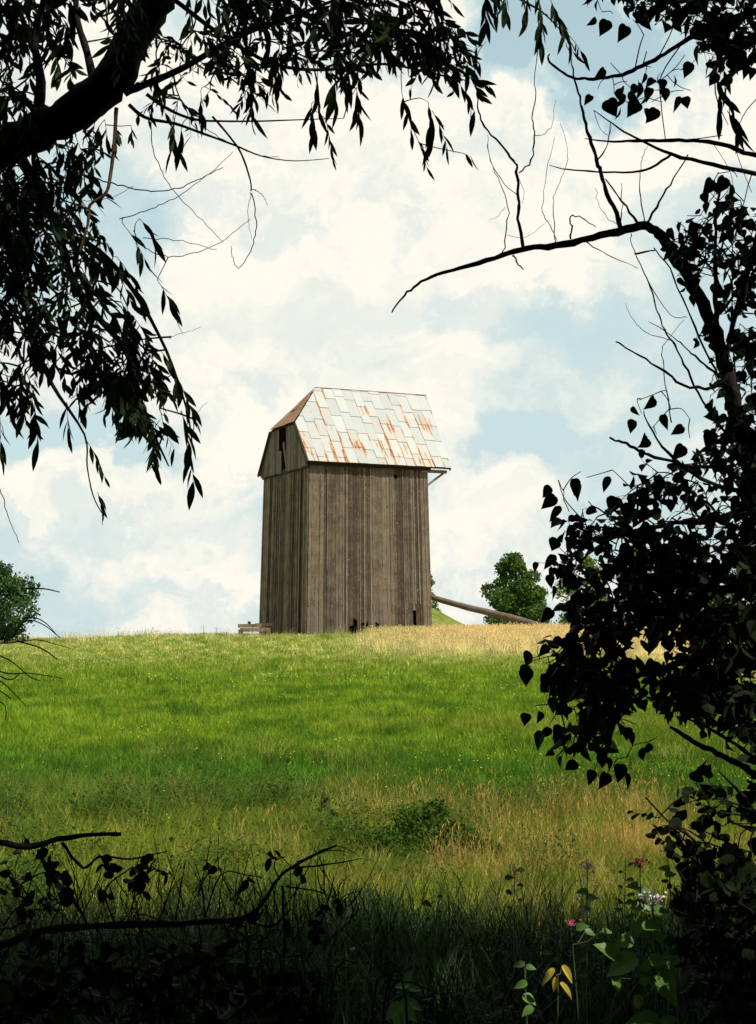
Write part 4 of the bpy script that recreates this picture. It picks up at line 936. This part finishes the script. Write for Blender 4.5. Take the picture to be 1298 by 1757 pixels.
p2.branch([Vector((2.5, 5.8, 3.75)), P(1440, 340, 5.0), P(1300, 299, 4.9), P(1225, 283, 4.9), P(1152, 265, 4.85), P(1102, 241, 4.83), P(1063, 221, 4.8), P(1019, 189, 4.8)], [.03, .016, .008, .007, .0058, .004, .003, .0015], M_bark, 'branch', 4, 6, .001, .2)
p2.branch([P(1152, 265, 4.85), P(1117, 288, 4.85), P(1083, 295, 4.8), P(1024, 295, 4.8), P(975, 291, 4.75), P(943, 284, 4.7)], [.0048, .004, .0036, .003, .0022, .0012], M_twig, 'branch', 4, 5, .0007, .2)
for pts, r in [([(1171, 74), (1135, 130), (1135, 180), (1142, 238)], .0022), ([(1090, 118), (1098, 80), (1105, 60)], .0022), ([(1103, 113), (1110, 88)], .002), ([(1130, 98), (1150, 60), (1160, 30)], .002), ([(1132, 140), (1160, 115), (1175, 95)], .0016),
               ([(1142, 241), (1180, 240), (1240, 232)], .002), ([(1298, 170), (1275, 200), (1262, 250), (1290, 330)], .0016), ([(1019, 189), (1030, 220), (1045, 232), (1050, 215)], .001), ([(1220, 240), (1255, 300), (1258, 360)], .001)]:
    p2.twig(poly(pts, 4.8), [r * (1 - .4 * i / len(pts)) for i in range(len(pts))], 4)
pfill(p2, [(985, -60), (1330, -60), (1330, 70), (1250, 90), (1200, 60), (1150, 40), (1090, 15), (1000, -10)], 100, 4.5, 5.3, (.03, .09), (3, 6), (.038, .060), dx=-.2)
pfill(p2, [(1185, 60), (1330, 60), (1330, 105), (1250, 112), (1200, 95)], 16, 4.5, 5.2, (.03, .07), (3, 5), (.045, .06), dx=-.1)
pleaf(p2, [(783, 35), (1020, 45), (1045, 48), (1075, 58), (1105, 40), (1122, 28), (1040, 132), (1018, 178), (1042, 185), (1066, 200), (1085, 195), (1075, 175), (1100, 155), (1110, 140), (1095, 190), (1108, 200), (1130, 200), (1145, 165), (1160, 180), (1172, 180), (1155, 145), (1135, 150), (1120, 165), (1090, 160), (1190, 122), (1228, 128), (1250, 118), (1290, 130), (1280, 115), (1065, 165), (1085, 170), (1105, 180), (1120, 150)][1:], 4.75, .053)
pfill(p2, [(1340, -60), (1750, -60), (1750, 200), (1340, 110)], 60, 4.5, 5.5, (.04, .10), (4, 7), (.04, .06), dx=.1)
p2.finish('poplar', M_poplar, M_twig)
me = canopy_mesh([(3.9, 4.6, 4.7, 2.0, 1.2, 1.7), (4.4, 4.6, 2.8, 1.6, 1.3, 2.2)], 16000, .18, QB, 33)
link('crown', me, M_crown, p2.root, kind='stuff')

# shade trees behind the eye: trunk, limbs and crown each
for i, (x, y, r, h) in enumerate([(-5.5, -3.5, 3.6, 6.0), (0.5, -5.0, 3.8, 6.6), (5.8, -3.2, 3.8, 6.2), (9.5, 1.5, 3.2, 5.6), (2.6, -1.6, 2.8, 6.2), (12.0, -5.0, 4.0, 6.5)]):
    tr = Tree('shade_tree', (x, y, 0), ['leafy tree behind the viewer on the left', 'leafy tree straight behind the viewer', 'leafy tree behind the viewer on the right', 'leafy tree at the wood edge far to the right', 'slender leafy tree close behind the viewer', 'tall leafy tree at the back right of the wood edge'][i], 'tree', 'trees of the wood edge behind the viewer')
    tr.branch([(x, y, -.1), (x + .1, y + .1, 2), (x, y, 4.2), (x - .1, y, 6.6)], [.22, .18, .12, .04], M_bark, 'trunk', 4, 8)
    me = canopy_mesh([(x, y, h - .8, r, r, 2.6), (x + .8, y + .5, h - 3.6, r * .85, r * .7, 1.6), (x - 1.0, y - .3, h + .6, r * .7, r * .7, 1.8), (x, y - .6, 1.4, r * .8, 1.2, 1.5)], 18000, .25, (x, y, 0), 40 + i)
    link('crown', me, M_crown, tr.root, kind='stuff')

# ------------------------------------------------------------------ trees on the far side of the crest
def far_tree(name, label, px, d, top_y, base_y, wpx, mat, seed, n=5000, leaf=.19, conic=.3, group='trees beyond the crest'):
    r = random.Random(seed); top = P(px, top_y, d); bt = P(px, base_y, d); Hh = top.z - bt.z; Wd = wpx / F * d / 2
    gz = TZ(top.x, d); base_ = Vector((top.x, d, min(gz, bt.z))); root = empty(name, base_, label, 'tree', group)
    b = MB(); pts, rr = smooth_path([base_ + Vector((0, 0, -.2)), Vector((top.x + .1, d, bt.z + Hh * .35)), Vector((top.x, d, top.z - .4))], [.18, .12, .03], 4); b.tube(pts, rr, 7, .1)
    for k in range(6):
        z = bt.z + Hh * r.uniform(.2, .7); a = r.uniform(0, 6.28); q = Vector((top.x, d, z)); b.tube([q, q + Vector((math.cos(a)*Wd*.7, math.sin(a)*Wd*.7, Hh*.18))], [.05, .015], 5)
    b.build('trunk', M_bark, root, off=base_)
    bl = []
    for k in range(34):
        u = (k + .5) / 34; z = bt.z + Hh * (.06 + .88 * u); prof = math.sin(math.pi * min(1, (u * .80 + .20))) ** .6 * (1 - conic * u); a = r.uniform(0, 6.28)
        rad = Wd * prof * r.uniform(.50, .95); s_ = Wd * r.uniform(.14, .40) * (1.15 - .45 * u)
        bl.append((top.x + math.cos(a) * rad, d + math.sin(a) * rad, z, s_, s_, s_ * .8))
    bl.append((top.x, d, bt.z + Hh * .45, Wd * .5, Wd * .5, Hh * .34)); bl.append((top.x + .05, d, top.z - Hh*.1, Wd*.16, Wd*.16, Hh*.1))
    me = canopy_mesh(bl, n, leaf, base_, seed, False, .6, .5, .5, False); link('crown', me, mat, root, kind='stuff')
far_tree('broadleaf_tree', 'bushy green tree on the skyline right of the windmill above the sloping beam', 884, 98, 946, 1092, 132, M_far, 61, 11000, .24, .45)
far_tree('broadleaf_tree', 'dense rounded green tree cut off by the left edge of the view on the skyline', -22, 60, 944, 1104, 196, M_conifer, 62, 15000, .15, .5)
far_tree('conifer_tree', 'small dark tree peeping out behind the right edge of the windmill', 733, 96, 972, 1060, 44, M_far, 63, 2200, .18, .5)
far_tree('broadleaf_tree', 'first dark green tree behind the poplar leaves right of the bushy skyline tree', 1005, 104, 950, 1098, 130, M_far, 64, 5500, .22, .35)
far_tree('broadleaf_tree', 'tallest dark green tree behind the poplar leaves', 1100, 108, 935, 1098, 150, M_far, 65, 6000, .22, .35)
far_tree('broadleaf_tree', 'broad dark green tree behind the poplar leaves left of the view edge', 1195, 104, 962, 1098, 140, M_far, 66, 5500, .22, .3)
far_tree('broadleaf_tree', 'dark green tree cut off by the right edge of the view on the skyline', 1285, 102, 948, 1098, 130, M_far, 67, 5500, .22, .35)

# ------------------------------------------------------------------ lower right shrub
SB = (1.35, 3.9, 0.0)
sb = Tree('leafy_shrub', SB, 'dark shrub with small oval leaves in the lower right corner below the poplar', 'shrub')
sb.branch([Vector((1.2, 3.9, -.05)), P(1400, 1600, 3.9), P(1330, 1480, 3.9), P(1290, 1385, 3.9), P(1240, 1330, 3.9)], [.014, .011, .008, .006, .002], M_bark)
for pts, r in [([(1330, 1480), (1290, 1385), (1262, 1350), (1230, 1320)], .004), ([(1290, 1390), (1240, 1372), (1200, 1372), (1180, 1378)], .0025), ([(1292, 1400), (1240, 1395), (1210, 1392)], .003), ([(1262, 1352), (1200, 1345), (1185, 1342)], .0016),
               ([(1340, 1620), (1240, 1520), (1200, 1450), (1150, 1412), (1108, 1368)], .005), ([(1298, 1500), (1240, 1440), (1180, 1420)], .003), ([(1320, 1700), (1260, 1600), (1200, 1540), (1160, 1490)], .005), ([(1298, 1420), (1288, 1440), (1290, 1470)], .003)]:
    sb.branch([P(x, y, 3.9) for x, y in pts], [r * (1 - .6 * i / (len(pts) - 1)) for i in range(len(pts))], M_bark, seg=4, sides=5)
def rfill(tree, pol, n, d0, d1, L, nl, size, dx=-.5, dz=.4, droop=.1, flat=.5, holes=()):
    st = [P(x, y, random.uniform(d0, d1)) for (x, y) in sample_poly(pol, n, holes)]; tree.attach(st, .0022)
    for p in st: tree.sprig(p, Vector((random.gauss(dx, .5), random.gauss(0, .4), random.gauss(dz, .5))), random.uniform(*L), random.randint(*nl), random.uniform(*size), droop=droop, spread=.6, flat=flat, r=.0013)
rfill(sb, [(1210, 1320), (1310, 1370), (1310, 1450), (1200, 1400), (1180, 1370)], 16, 3.7, 4.2, (.03, .08), (4, 6), (.020, .034))
rfill(sb, [(1120, 1385), (1150, 1400), (1230, 1450), (1310, 1470), (1310, 1560), (1200, 1530), (1160, 1460)], 52, 3.6, 4.2, (.03, .08), (4, 7), (.020, .034))
rfill(sb, [(1180, 1540), (1320, 1500), (1330, 1800), (1260, 1800), (1200, 1640)], 150, 3.5, 4.3, (.04, .10), (5, 8), (.026, .040))
rfill(sb, [(1320, 1300), (1420, 1300), (1420, 1800), (1320, 1800)], 60, 3.5, 4.6, (.05, .12), (4, 7), (.04, .055))
sb.finish('round', M_bramble, M_twig, 290)

# ------------------------------------------------------------------ fallen branch and brambles, lower left
fb = Tree('fallen_branch', (-.95, 3.6, 0), 'dark crooked fallen branch with bare forked twigs lying across the lower left', 'branch')
FBR = [([(-160, 1440), (-60, 1436), (0, 1446), (50, 1453), (100, 1440), (160, 1431), (208, 1431)], .010, .0045), ([(65, 1458), (80, 1490), (110, 1525), (130, 1550), (150, 1585)], .005, .003), ([(108, 1446), (143, 1490), (170, 1470), (225, 1473), (288, 1460)], .0045, .0014),
       ([(-120, 1660), (0, 1622), (75, 1597), (150, 1590), (250, 1585), (350, 1583), (415, 1575), (450, 1550), (480, 1505), (525, 1475), (578, 1450)], .011, .0025), ([(498, 1490), (560, 1484), (622, 1473)], .003, .001), ([(415, 1575), (465, 1590), (500, 1560)], .004, .002),
       ([(485, 1520), (488, 1600), (486, 1680)], .0028, .0018), ([(490, 1520), (545, 1530), (592, 1546)], .0024, .001), ([(510, 1480), (560, 1460), (600, 1462)], .0018, .0008), ([(575, 1450), (600, 1458), (618, 1470)], .0013, .0006), ([(350, 1583), (380, 1500), (430, 1503), (450, 1506)], .002, .001),
       ([(300, 1584), (310, 1530), (318, 1478)], .0022, .001), ([(200, 1586), (180, 1530), (225, 1490), (260, 1490)], .0026, .0012), ([(125, 1545), (128, 1500), (122, 1470)], .0018, .001), ([(480, 1510), (470, 1480), (490, 1470)], .0022, .0012)]
for i, (pts, r0, r1) in enumerate(FBR):
    n = len(pts); fb.branch([P(x, y, 3.6 + .03 * (i % 3)) for x, y in pts], [r0 + (r1 - r0) * j / (n - 1) for j in range(n)], M_bark, 'branch' if r0 > .003 else 'twig', 4, 6, .0008, .22)
rfill(fb, [(235, 1470), (270, 1470), (270, 1520), (230, 1510)], 6, 3.5, 3.7, (.02, .04), (3, 4), (.022, .034), dx=0, dz=-.4)
for k in range(90):       # tangle of thin bare shoots around the branch
    x = random.uniform(20, 600); y = random.uniform(1530, 1620); a = P(x, y, 3.6 + random.uniform(-.1, .2)); u = Vector((random.gauss(0, .5), random.gauss(0, .2), 1)).normalized() * random.uniform(.04, .15)
    fb.twig([a, a + u * .5 + rnd_unit() * .01, a + u + rnd_unit() * .02], [.0016, .0012, .0007], 3)
for (x, y, n) in [(485, 1470, 3), (500, 1500, 3), (598, 1538, 3), (552, 1550, 3), (40, 1432, 3), (88, 1438, 2), (175, 1468, 3), (215, 1490, 3), (170, 1522, 3), (380, 1492, 3), (430, 1500, 2), (530, 1575, 5), (495, 1575, 3), (420, 1590, 4), (250, 1500, 4), (70, 1550, 4), (35, 1470, 2), (455, 1560, 3), (535, 1590, 4)]:
    p = P(x, y, 3.6); fb.attach([p], .0013); fb.sprig(p, Vector((random.gauss(0, .5), random.gauss(0, .3), random.gauss(-.1, .5))), .03, n + 1, .030, droop=.3, spread=.6, flat=.4, r=.0011, wmul=.75)
fb.finish('round', M_bramble, M_twig, 290)
br = Tree('bramble_bush', (-.7, 3.4, 0), 'dark bramble thicket filling the shaded lower left corner under the fallen branch', 'bush')
for k in range(26):
    x = random.uniform(-60, 700); y = random.uniform(1560, 1650) if x < 480 else random.uniform(1640, 1700); d_ = random.uniform(3.2, 4.2); a = P(x + random.uniform(-60, 60), 1800, d_); c_ = P(x, y, d_); m_ = a.lerp(c_, .6) + Vector((random.uniform(-.05, .05), 0, 0))
    e_ = c_ + Vector((random.uniform(-.12, .12), 0, -.03)); a.z = TZ(a.x, a.y)
    br.branch([a, m_, c_, e_], [.0035, .003, .002, .0012], M_twig, 'cane', 4, 5)
rfill(br, [(-40, 1650), (90, 1630), (160, 1650), (330, 1650), (520, 1690), (560, 1740), (560, 1830), (-40, 1830)], 230, 3.0, 4.3, (.03, .08), (3, 6), (.026, .042), dx=0)
rfill(br, [(0, 1520), (90, 1490), (130, 1560), (40, 1600)], 14, 3.4, 3.8, (.02, .05), (3, 5), (.022, .034), dx=0)
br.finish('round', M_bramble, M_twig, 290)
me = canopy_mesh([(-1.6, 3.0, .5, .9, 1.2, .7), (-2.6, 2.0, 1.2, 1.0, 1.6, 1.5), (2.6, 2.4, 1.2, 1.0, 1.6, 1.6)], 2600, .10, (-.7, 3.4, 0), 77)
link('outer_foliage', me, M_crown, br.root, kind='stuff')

# bare twigs at the left edge
lt = Tree('bare_shrub', (-1.75, 5.2, 0), 'bare leafless twigs reaching in from the left edge below the skyline', 'shrub')
lt.branch([(-1.75, 5.2, -.05), (-1.6, 5.2, .8), P(-120, 1100, 5.2)], [.012, .01, .006], M_bark)
for pts in [[(-120, 1100), (0, 1104), (60, 1098), (95, 1105), (125, 1114)], [(30, 1100), (70, 1112), (100, 1132)], [(-120, 1100), (0, 1152), (50, 1155), (108, 1164)], [(-120, 1100), (0, 1125), (50, 1160), (70, 1168)], [(-60, 1130), (0, 1168), (25, 1190), (45, 1212)], [(-60, 1150), (0, 1185), (20, 1200)],
            [(20, 1095), (45, 1065), (75, 1072), (103, 1094)], [(40, 1062), (60, 1060), (80, 1070), (100, 1092)], [(-60, 1120), (10, 1165), (35, 1155)], [(45, 1010), (75, 1010), (103, 1016)], [(0, 1150), (-20, 1190), (8, 1210), (10, 1235)]]:
    lt.twig(poly(pts, 5.2), [.0028 - .0005 * i for i in range(len(pts))], 5)
lt.finish('round', M_bramble, M_twig)

# ------------------------------------------------------------------ weeds and flowers
def plant(name, label, cat, px, d, top_y, leaves, mat=M_weed, head=None, stem_r=.003, group=None, size=.05, base_px=None, wm=1.1):
    """upright stem with leaves given as (px, py, length_px, lean) and a flower head."""
    x0 = base_px if base_px else px; g_ = ground_at(x0, d); top = P(px, top_y, d)
    root = empty(name, g_, label, cat, group)
    b = MB(); pts, rr = smooth_path([g_, g_.lerp(top, .5) + Vector((random.uniform(-.02, .02), 0, 0)), top], [stem_r, stem_r*.8, stem_r*.5], 5); b.tube(pts, rr, 5)
    me = shared_leaf('weed', mat)
    for (lx, ly, Lp, lean) in leaves:
        p = P(lx, ly, d + random.uniform(-.05, .05)); s_ = Lp / F * d
        q = min(pts, key=lambda z: (z - p - Vector((0, 0, -.02))).length); 
        dirv = Vector((math.sin(lean), random.uniform(-.4, .1), math.cos(lean))); p0 = p - dirv.normalized() * s_ * .5
        b.tube([q, q.lerp(p0, .5) + Vector((0, 0, -.01)), p0], [.0016, .0013, .001], 4)
        view = (Vector((0, 0, EYE)) - p).normalized(); nn = (Vector((0, 0, 1)) * .7 + view + SUN * .6 + rnd_unit() * .25)
        o = bpy.data.objects.new('leaf', me); COL.objects.link(o); o.parent = root; o.matrix_local = Matrix.Translation(-g_) @ leaf_matrix(p0, dirv, nn, s_, wm * random.uniform(.85, 1.1))
    b.build('stem', M_stem if mat != M_brown else M_brown, root, off=g_)
    if head:
        hm, hs, hn_ = head; b = MB(); r = random.Random(int(px * 7))
        for k in range(hn_):
            c_ = top + Vector((r.gauss(0, hs), r.gauss(0, hs), r.gauss(0, hs * .5))); s2 = hs * .38
            b.tube([top - Vector((0, 0, hs * .9)), c_], [.0008, .0006], 3)
            for j in range(7):
                a = j * .9; dv = Vector((math.cos(a), math.sin(a), r.uniform(.2, 1.3))) * s2; nvv = Vector((-math.sin(a), math.cos(a), 0)) * s2 * .4
                b.add([tuple(c_), tuple(c_ + dv * .6 + nvv), tuple(c_ + dv * 1.2), tuple(c_ + dv * .6 - nvv)], [(0, 1, 2, 3)])
        b.build('flower_head', hm, root, off=g_)
    return root
PL = math.pi
plant('leafy_weed', 'weed with large sunlit green leaves in the bottom right shade', 'plant', 1120, 3.8, 1540,
      [(1144, 1692, 70, 2.4), (1112, 1672, 46, -2.6), (1066, 1656, 60, -2.0), (1045, 1630, 50, -.9), (1157, 1658, 30, 2.9), (1130, 1648, 32, 1.5), (1112, 1668, 34, -1.3), (1070, 1616, 34, -1.7), (1098, 1585, 36, .6), (1120, 1588, 34, 1.4),
       (1092, 1556, 24, -1.6), (1135, 1610, 32, 2.0), (1095, 1720, 26, 3.0), (1105, 1752, 60, -1.4), (1150, 1750, 30, 1.2), (1150, 1638, 22, 1.3), (1060, 1690, 26, 2.6)], base_px=1120)
plant('wildflower', 'wildflower with a deep pink flower head, brightest of the pink blooms on the right', 'flower', 1098, 4.6, 1482, [(1088, 1520, 26, -1.4), (1110, 1530, 26, 1.3), (1095, 1550, 26, -1.2), (1108, 1560, 26, 1.5)], head=(M_pink, .014, 26), group='pink wildflowers at the lower right')
plant('wildflower', 'pale pink wildflower on a tall stem left of the deep pink bloom', 'flower', 1008, 4.8, 1486, [(1000, 1530, 22, -1.4), (1016, 1540, 22, 1.4), (1004, 1560, 24, -1.3)], head=(M_pale, .013, 20), group='pink wildflowers at the lower right')
plant('wildflower', 'pale wildflower touching the dark shrub right of the deep pink bloom', 'flower', 1145, 4.7, 1456, [(1140, 1490, 20, -1.3), (1152, 1500, 20, 1.4)], head=(M_pale, .013, 18), group='pink wildflowers at the lower right')
plant('wildflower', 'pale lilac wildflower just below the deep pink bloom', 'flower', 1120, 4.3, 1543, [(1105, 1560, 26, -1.3), (1135, 1562, 28, 1.5), (1128, 1580, 24, 1.2)], head=(M_pale, .015, 24), group='pink wildflowers at the lower right')
plant('wildflower', 'small pink and white flower leaning left in the shade with a sunlit leaf', 'flower', 980, 4.4, 1584, [(1000, 1590, 22, 1.2), (1014, 1600, 20, 1.8), (1042, 1598, 18, 1.6)], head=(M_pink, .009, 14), base_px=1040, group='pink wildflowers at the lower right')
plant('wildflower', 'small white flower cluster leaning right at the bottom right edge of the sunlit leaves', 'flower', 1205, 4.0, 1630, [(1180, 1632, 22, 1.6), (1208, 1642, 20, 2.8)], head=(M_white, .013, 16), base_px=1150, group='pink wildflowers at the lower right')
plant('yellowing_weed', 'upright weed with drooping yellow leaves at its top near the bottom edge', 'plant', 958, 4.2, 1672, [(940, 1676, 34, -2.4), (976, 1672, 36, 2.5), (952, 1690, 26, 3.3), (974, 1700, 34, 2.4)], mat=M_yleaf, wm=.5)
plant('nettle_plant', 'thin green nettle at the bottom edge right of centre', 'plant', 700, 4.4, 1665, [(690, 1690, 24, -1.6), (712, 1695, 24, 1.6), (695, 1720, 26, -1.7), (712, 1725, 28, 1.8), (700, 1675, 22, .6)])
plant('nettle_plant', 'low broad-leaved nettle at the bottom edge below the centre', 'plant', 690, 3.9, 1725, [(675, 1735, 36, -2.2), (705, 1740, 34, 2.1), (688, 1750, 40, 3.0)])
plant('nettle_plant', 'nettle with small leaves left of the yellowing weed', 'plant', 900, 4.5, 1650, [(890, 1655, 20, -1.6), (912, 1660, 18, 1.6), (893, 1690, 24, -1.8), (910, 1715, 26, 2.0), (905, 1735, 24, -2.1)])
NL = ['taller', 'shorter']
r2 = random.Random(5)
for k in range(10):
    px = r2.uniform(560, 1080); d_ = r2.uniform(4.4, 7.5); ty = 1105 + (EYE - r2.uniform(.35, .75)) / d_ * F; ls = []
    for j in range(6): ls.append((px + (-1)**j * 13 * 4.5 / d_, ty + 12 + j * 13, 19 * 4.5 / d_ * r2.uniform(.6, 1.3), (-1)**j * -1.7 + r2.uniform(-.4, .4)))
    plant('nettle_plant', 'shaded green nettle among the dark undergrowth at the wood edge', 'plant', px, d_, ty, ls, mat=M_weed_dimmed, group='nettles in the shaded undergrowth')

sw = weed_clump('shade_weed_mesh', 110, 9); sw.data.materials[0] = M_bramble  # near-black leaf colour carries the tree shade on these clumps
scat('shade_undergrowth', sw, field(150, 3.4, 9.0, marg=.6, seed=33), .6, 1.2, 'small-leaved undergrowth coloured near black for the tree shade', 'undergrowth')
# dock and mugwort stalks standing in the tall grass
def dock(label, px, d, top_y, wpx, seed, mat=M_brown):
    r = random.Random(seed); g_ = ground_at(px, d); top = P(px, top_y, d); root = empty('dock_plant', g_, label, 'plant', 'dark seed stalks in the tall grass')
    b = MB(); b.tube([g_, g_.lerp(top, .5), top], [.006, .005, .003], 5); Hh = top.z - g_.z; s = MB(); wd = wpx / F * d / 2
    for k in range(7):
        z = .35 + .09 * k; q = g_.lerp(top, z); a = r.uniform(0, 6.28); e = q + Vector((math.cos(a) * wd, math.sin(a) * wd * .6, Hh * .14)); b.tube([q, e], [.003, .0015], 4)
        for m_ in range(34):
            c_ = q.lerp(e, r.random()) + rnd_unit() * wd * .22; s_ = .012 * r.uniform(.7, 1.6); v = [c_ + rnd_unit() * s_ for _ in range(4)]; s.add([tuple(x) for x in v], [(0,1,2),(0,2,3),(0,3,1),(1,3,2)])
    b.build('stem', mat, root, off=g_); s.build('seed_head', mat, root, off=g_)
M_dkgreen = mat_plain('dark_green_stalk', (0.018, 0.035, 0.012), (0.05, 0.08, 0.02))
dock('tallest dark seed stalk in the tall grass right of the forked twigs', 575, 12.2, 1392, 34, 1, M_dkgreen)
dock('dark seed stalk just left of the tallest one', 552, 12.5, 1372, 24, 2, M_dkgreen)
dock('small dark stalk standing alone in the tall grass at the left', 240, 13, 1380, 26, 3, M_dkgreen)
dock('faint brown stalk with pale top left of the centre', 460, 13.5, 1372, 20, 4)
dock('brown stalk left of the tall seed stalk pair', 495, 13.2, 1380, 16, 5)
dock('reddish brown stalk in the golden grass on the right', 1075, 12.5, 1402, 20, 6)
dock('dark stalk in front of the shade right of the centre', 880, 9.6, 1488, 26, 7, M_dkgreen)
dock('slim dark stalk with bent spikes in the golden grass', 905, 10.2, 1486, 20, 8)
dock('dark stalk at the right side of the low bush', 778, 10.0, 1492, 30, 9, M_dkgreen)
# low bush in the sunlit rough grass
g_ = ground_at(716, 10.7); bush = empty('low_bush', g_, 'low dark green bush in the sunlit tall grass at the centre', 'bush')
bl = [(g_.x + dx, 10.7 + dy, g_.z + z, r_, r_, r_ * .75) for dx, dy, z, r_ in ((-.22, 0, .22, .17), (0, .05, .33, .2), (.2, -.05, .28, .18), (.36, .1, .2, .14), (-.05, -.2, .2, .2), (.12, .1, .42, .12))]
link('foliage', canopy_mesh(bl, 4200, .036, g_, 91, False, .6, .4, .4, False), M_bush, bush, kind='stuff')
b = MB()
for k in range(8): b.tube([g_, g_ + Vector((random.uniform(-.3, .35), random.uniform(-.1, .1), random.uniform(.25, .5)))], [.006, .002], 4)
b.build('stems', M_twig, bush, off=g_)
g_ = ground_at(800, 10.4); bush = empty('low_bush', g_, 'second dark green bush standing at the edge of the shade right of centre', 'bush')
bl = [(g_.x + dx, 10.4 + dy, g_.z + z, r_, r_, r_ * .75) for dx, dy, z, r_ in ((-.12, 0, .18, .13), (0, .05, .28, .14), (.14, -.05, .2, .13))]
link('foliage', canopy_mesh(bl, 1100, .036, g_, 92, False, .6, .4, .4, False), M_bush, bush, kind='stuff')
# tall weeds on the skyline
sk = MB()
for px, h in ((250, .3), (300, .22), (350, .62), (372, .55), (205, .25), (318, .3), (270, .4), (150, .28), (388, .3), (90, .22), (865, .35), (905, .3), (975, .35)):
    g_ = ground_at(px, 69.5); sk.tube([g_, g_ + Vector((.03, 0, h))], [.012, .006], 4)
    for k in range(18):
        c_ = g_ + Vector((random.gauss(0, .06), random.gauss(0, .05), h * random.uniform(.3, 1.0))); v = [c_ + rnd_unit() * .035 for _ in range(3)]; sk.add([tuple(x) for x in v], [(0, 1, 2)])
o = sk.build('skyline_weeds', M_bush, kind='stuff'); tag(o, 'small upright weeds breaking the skyline left of the windmill', 'weeds')
o['kind'] = 'stuff'
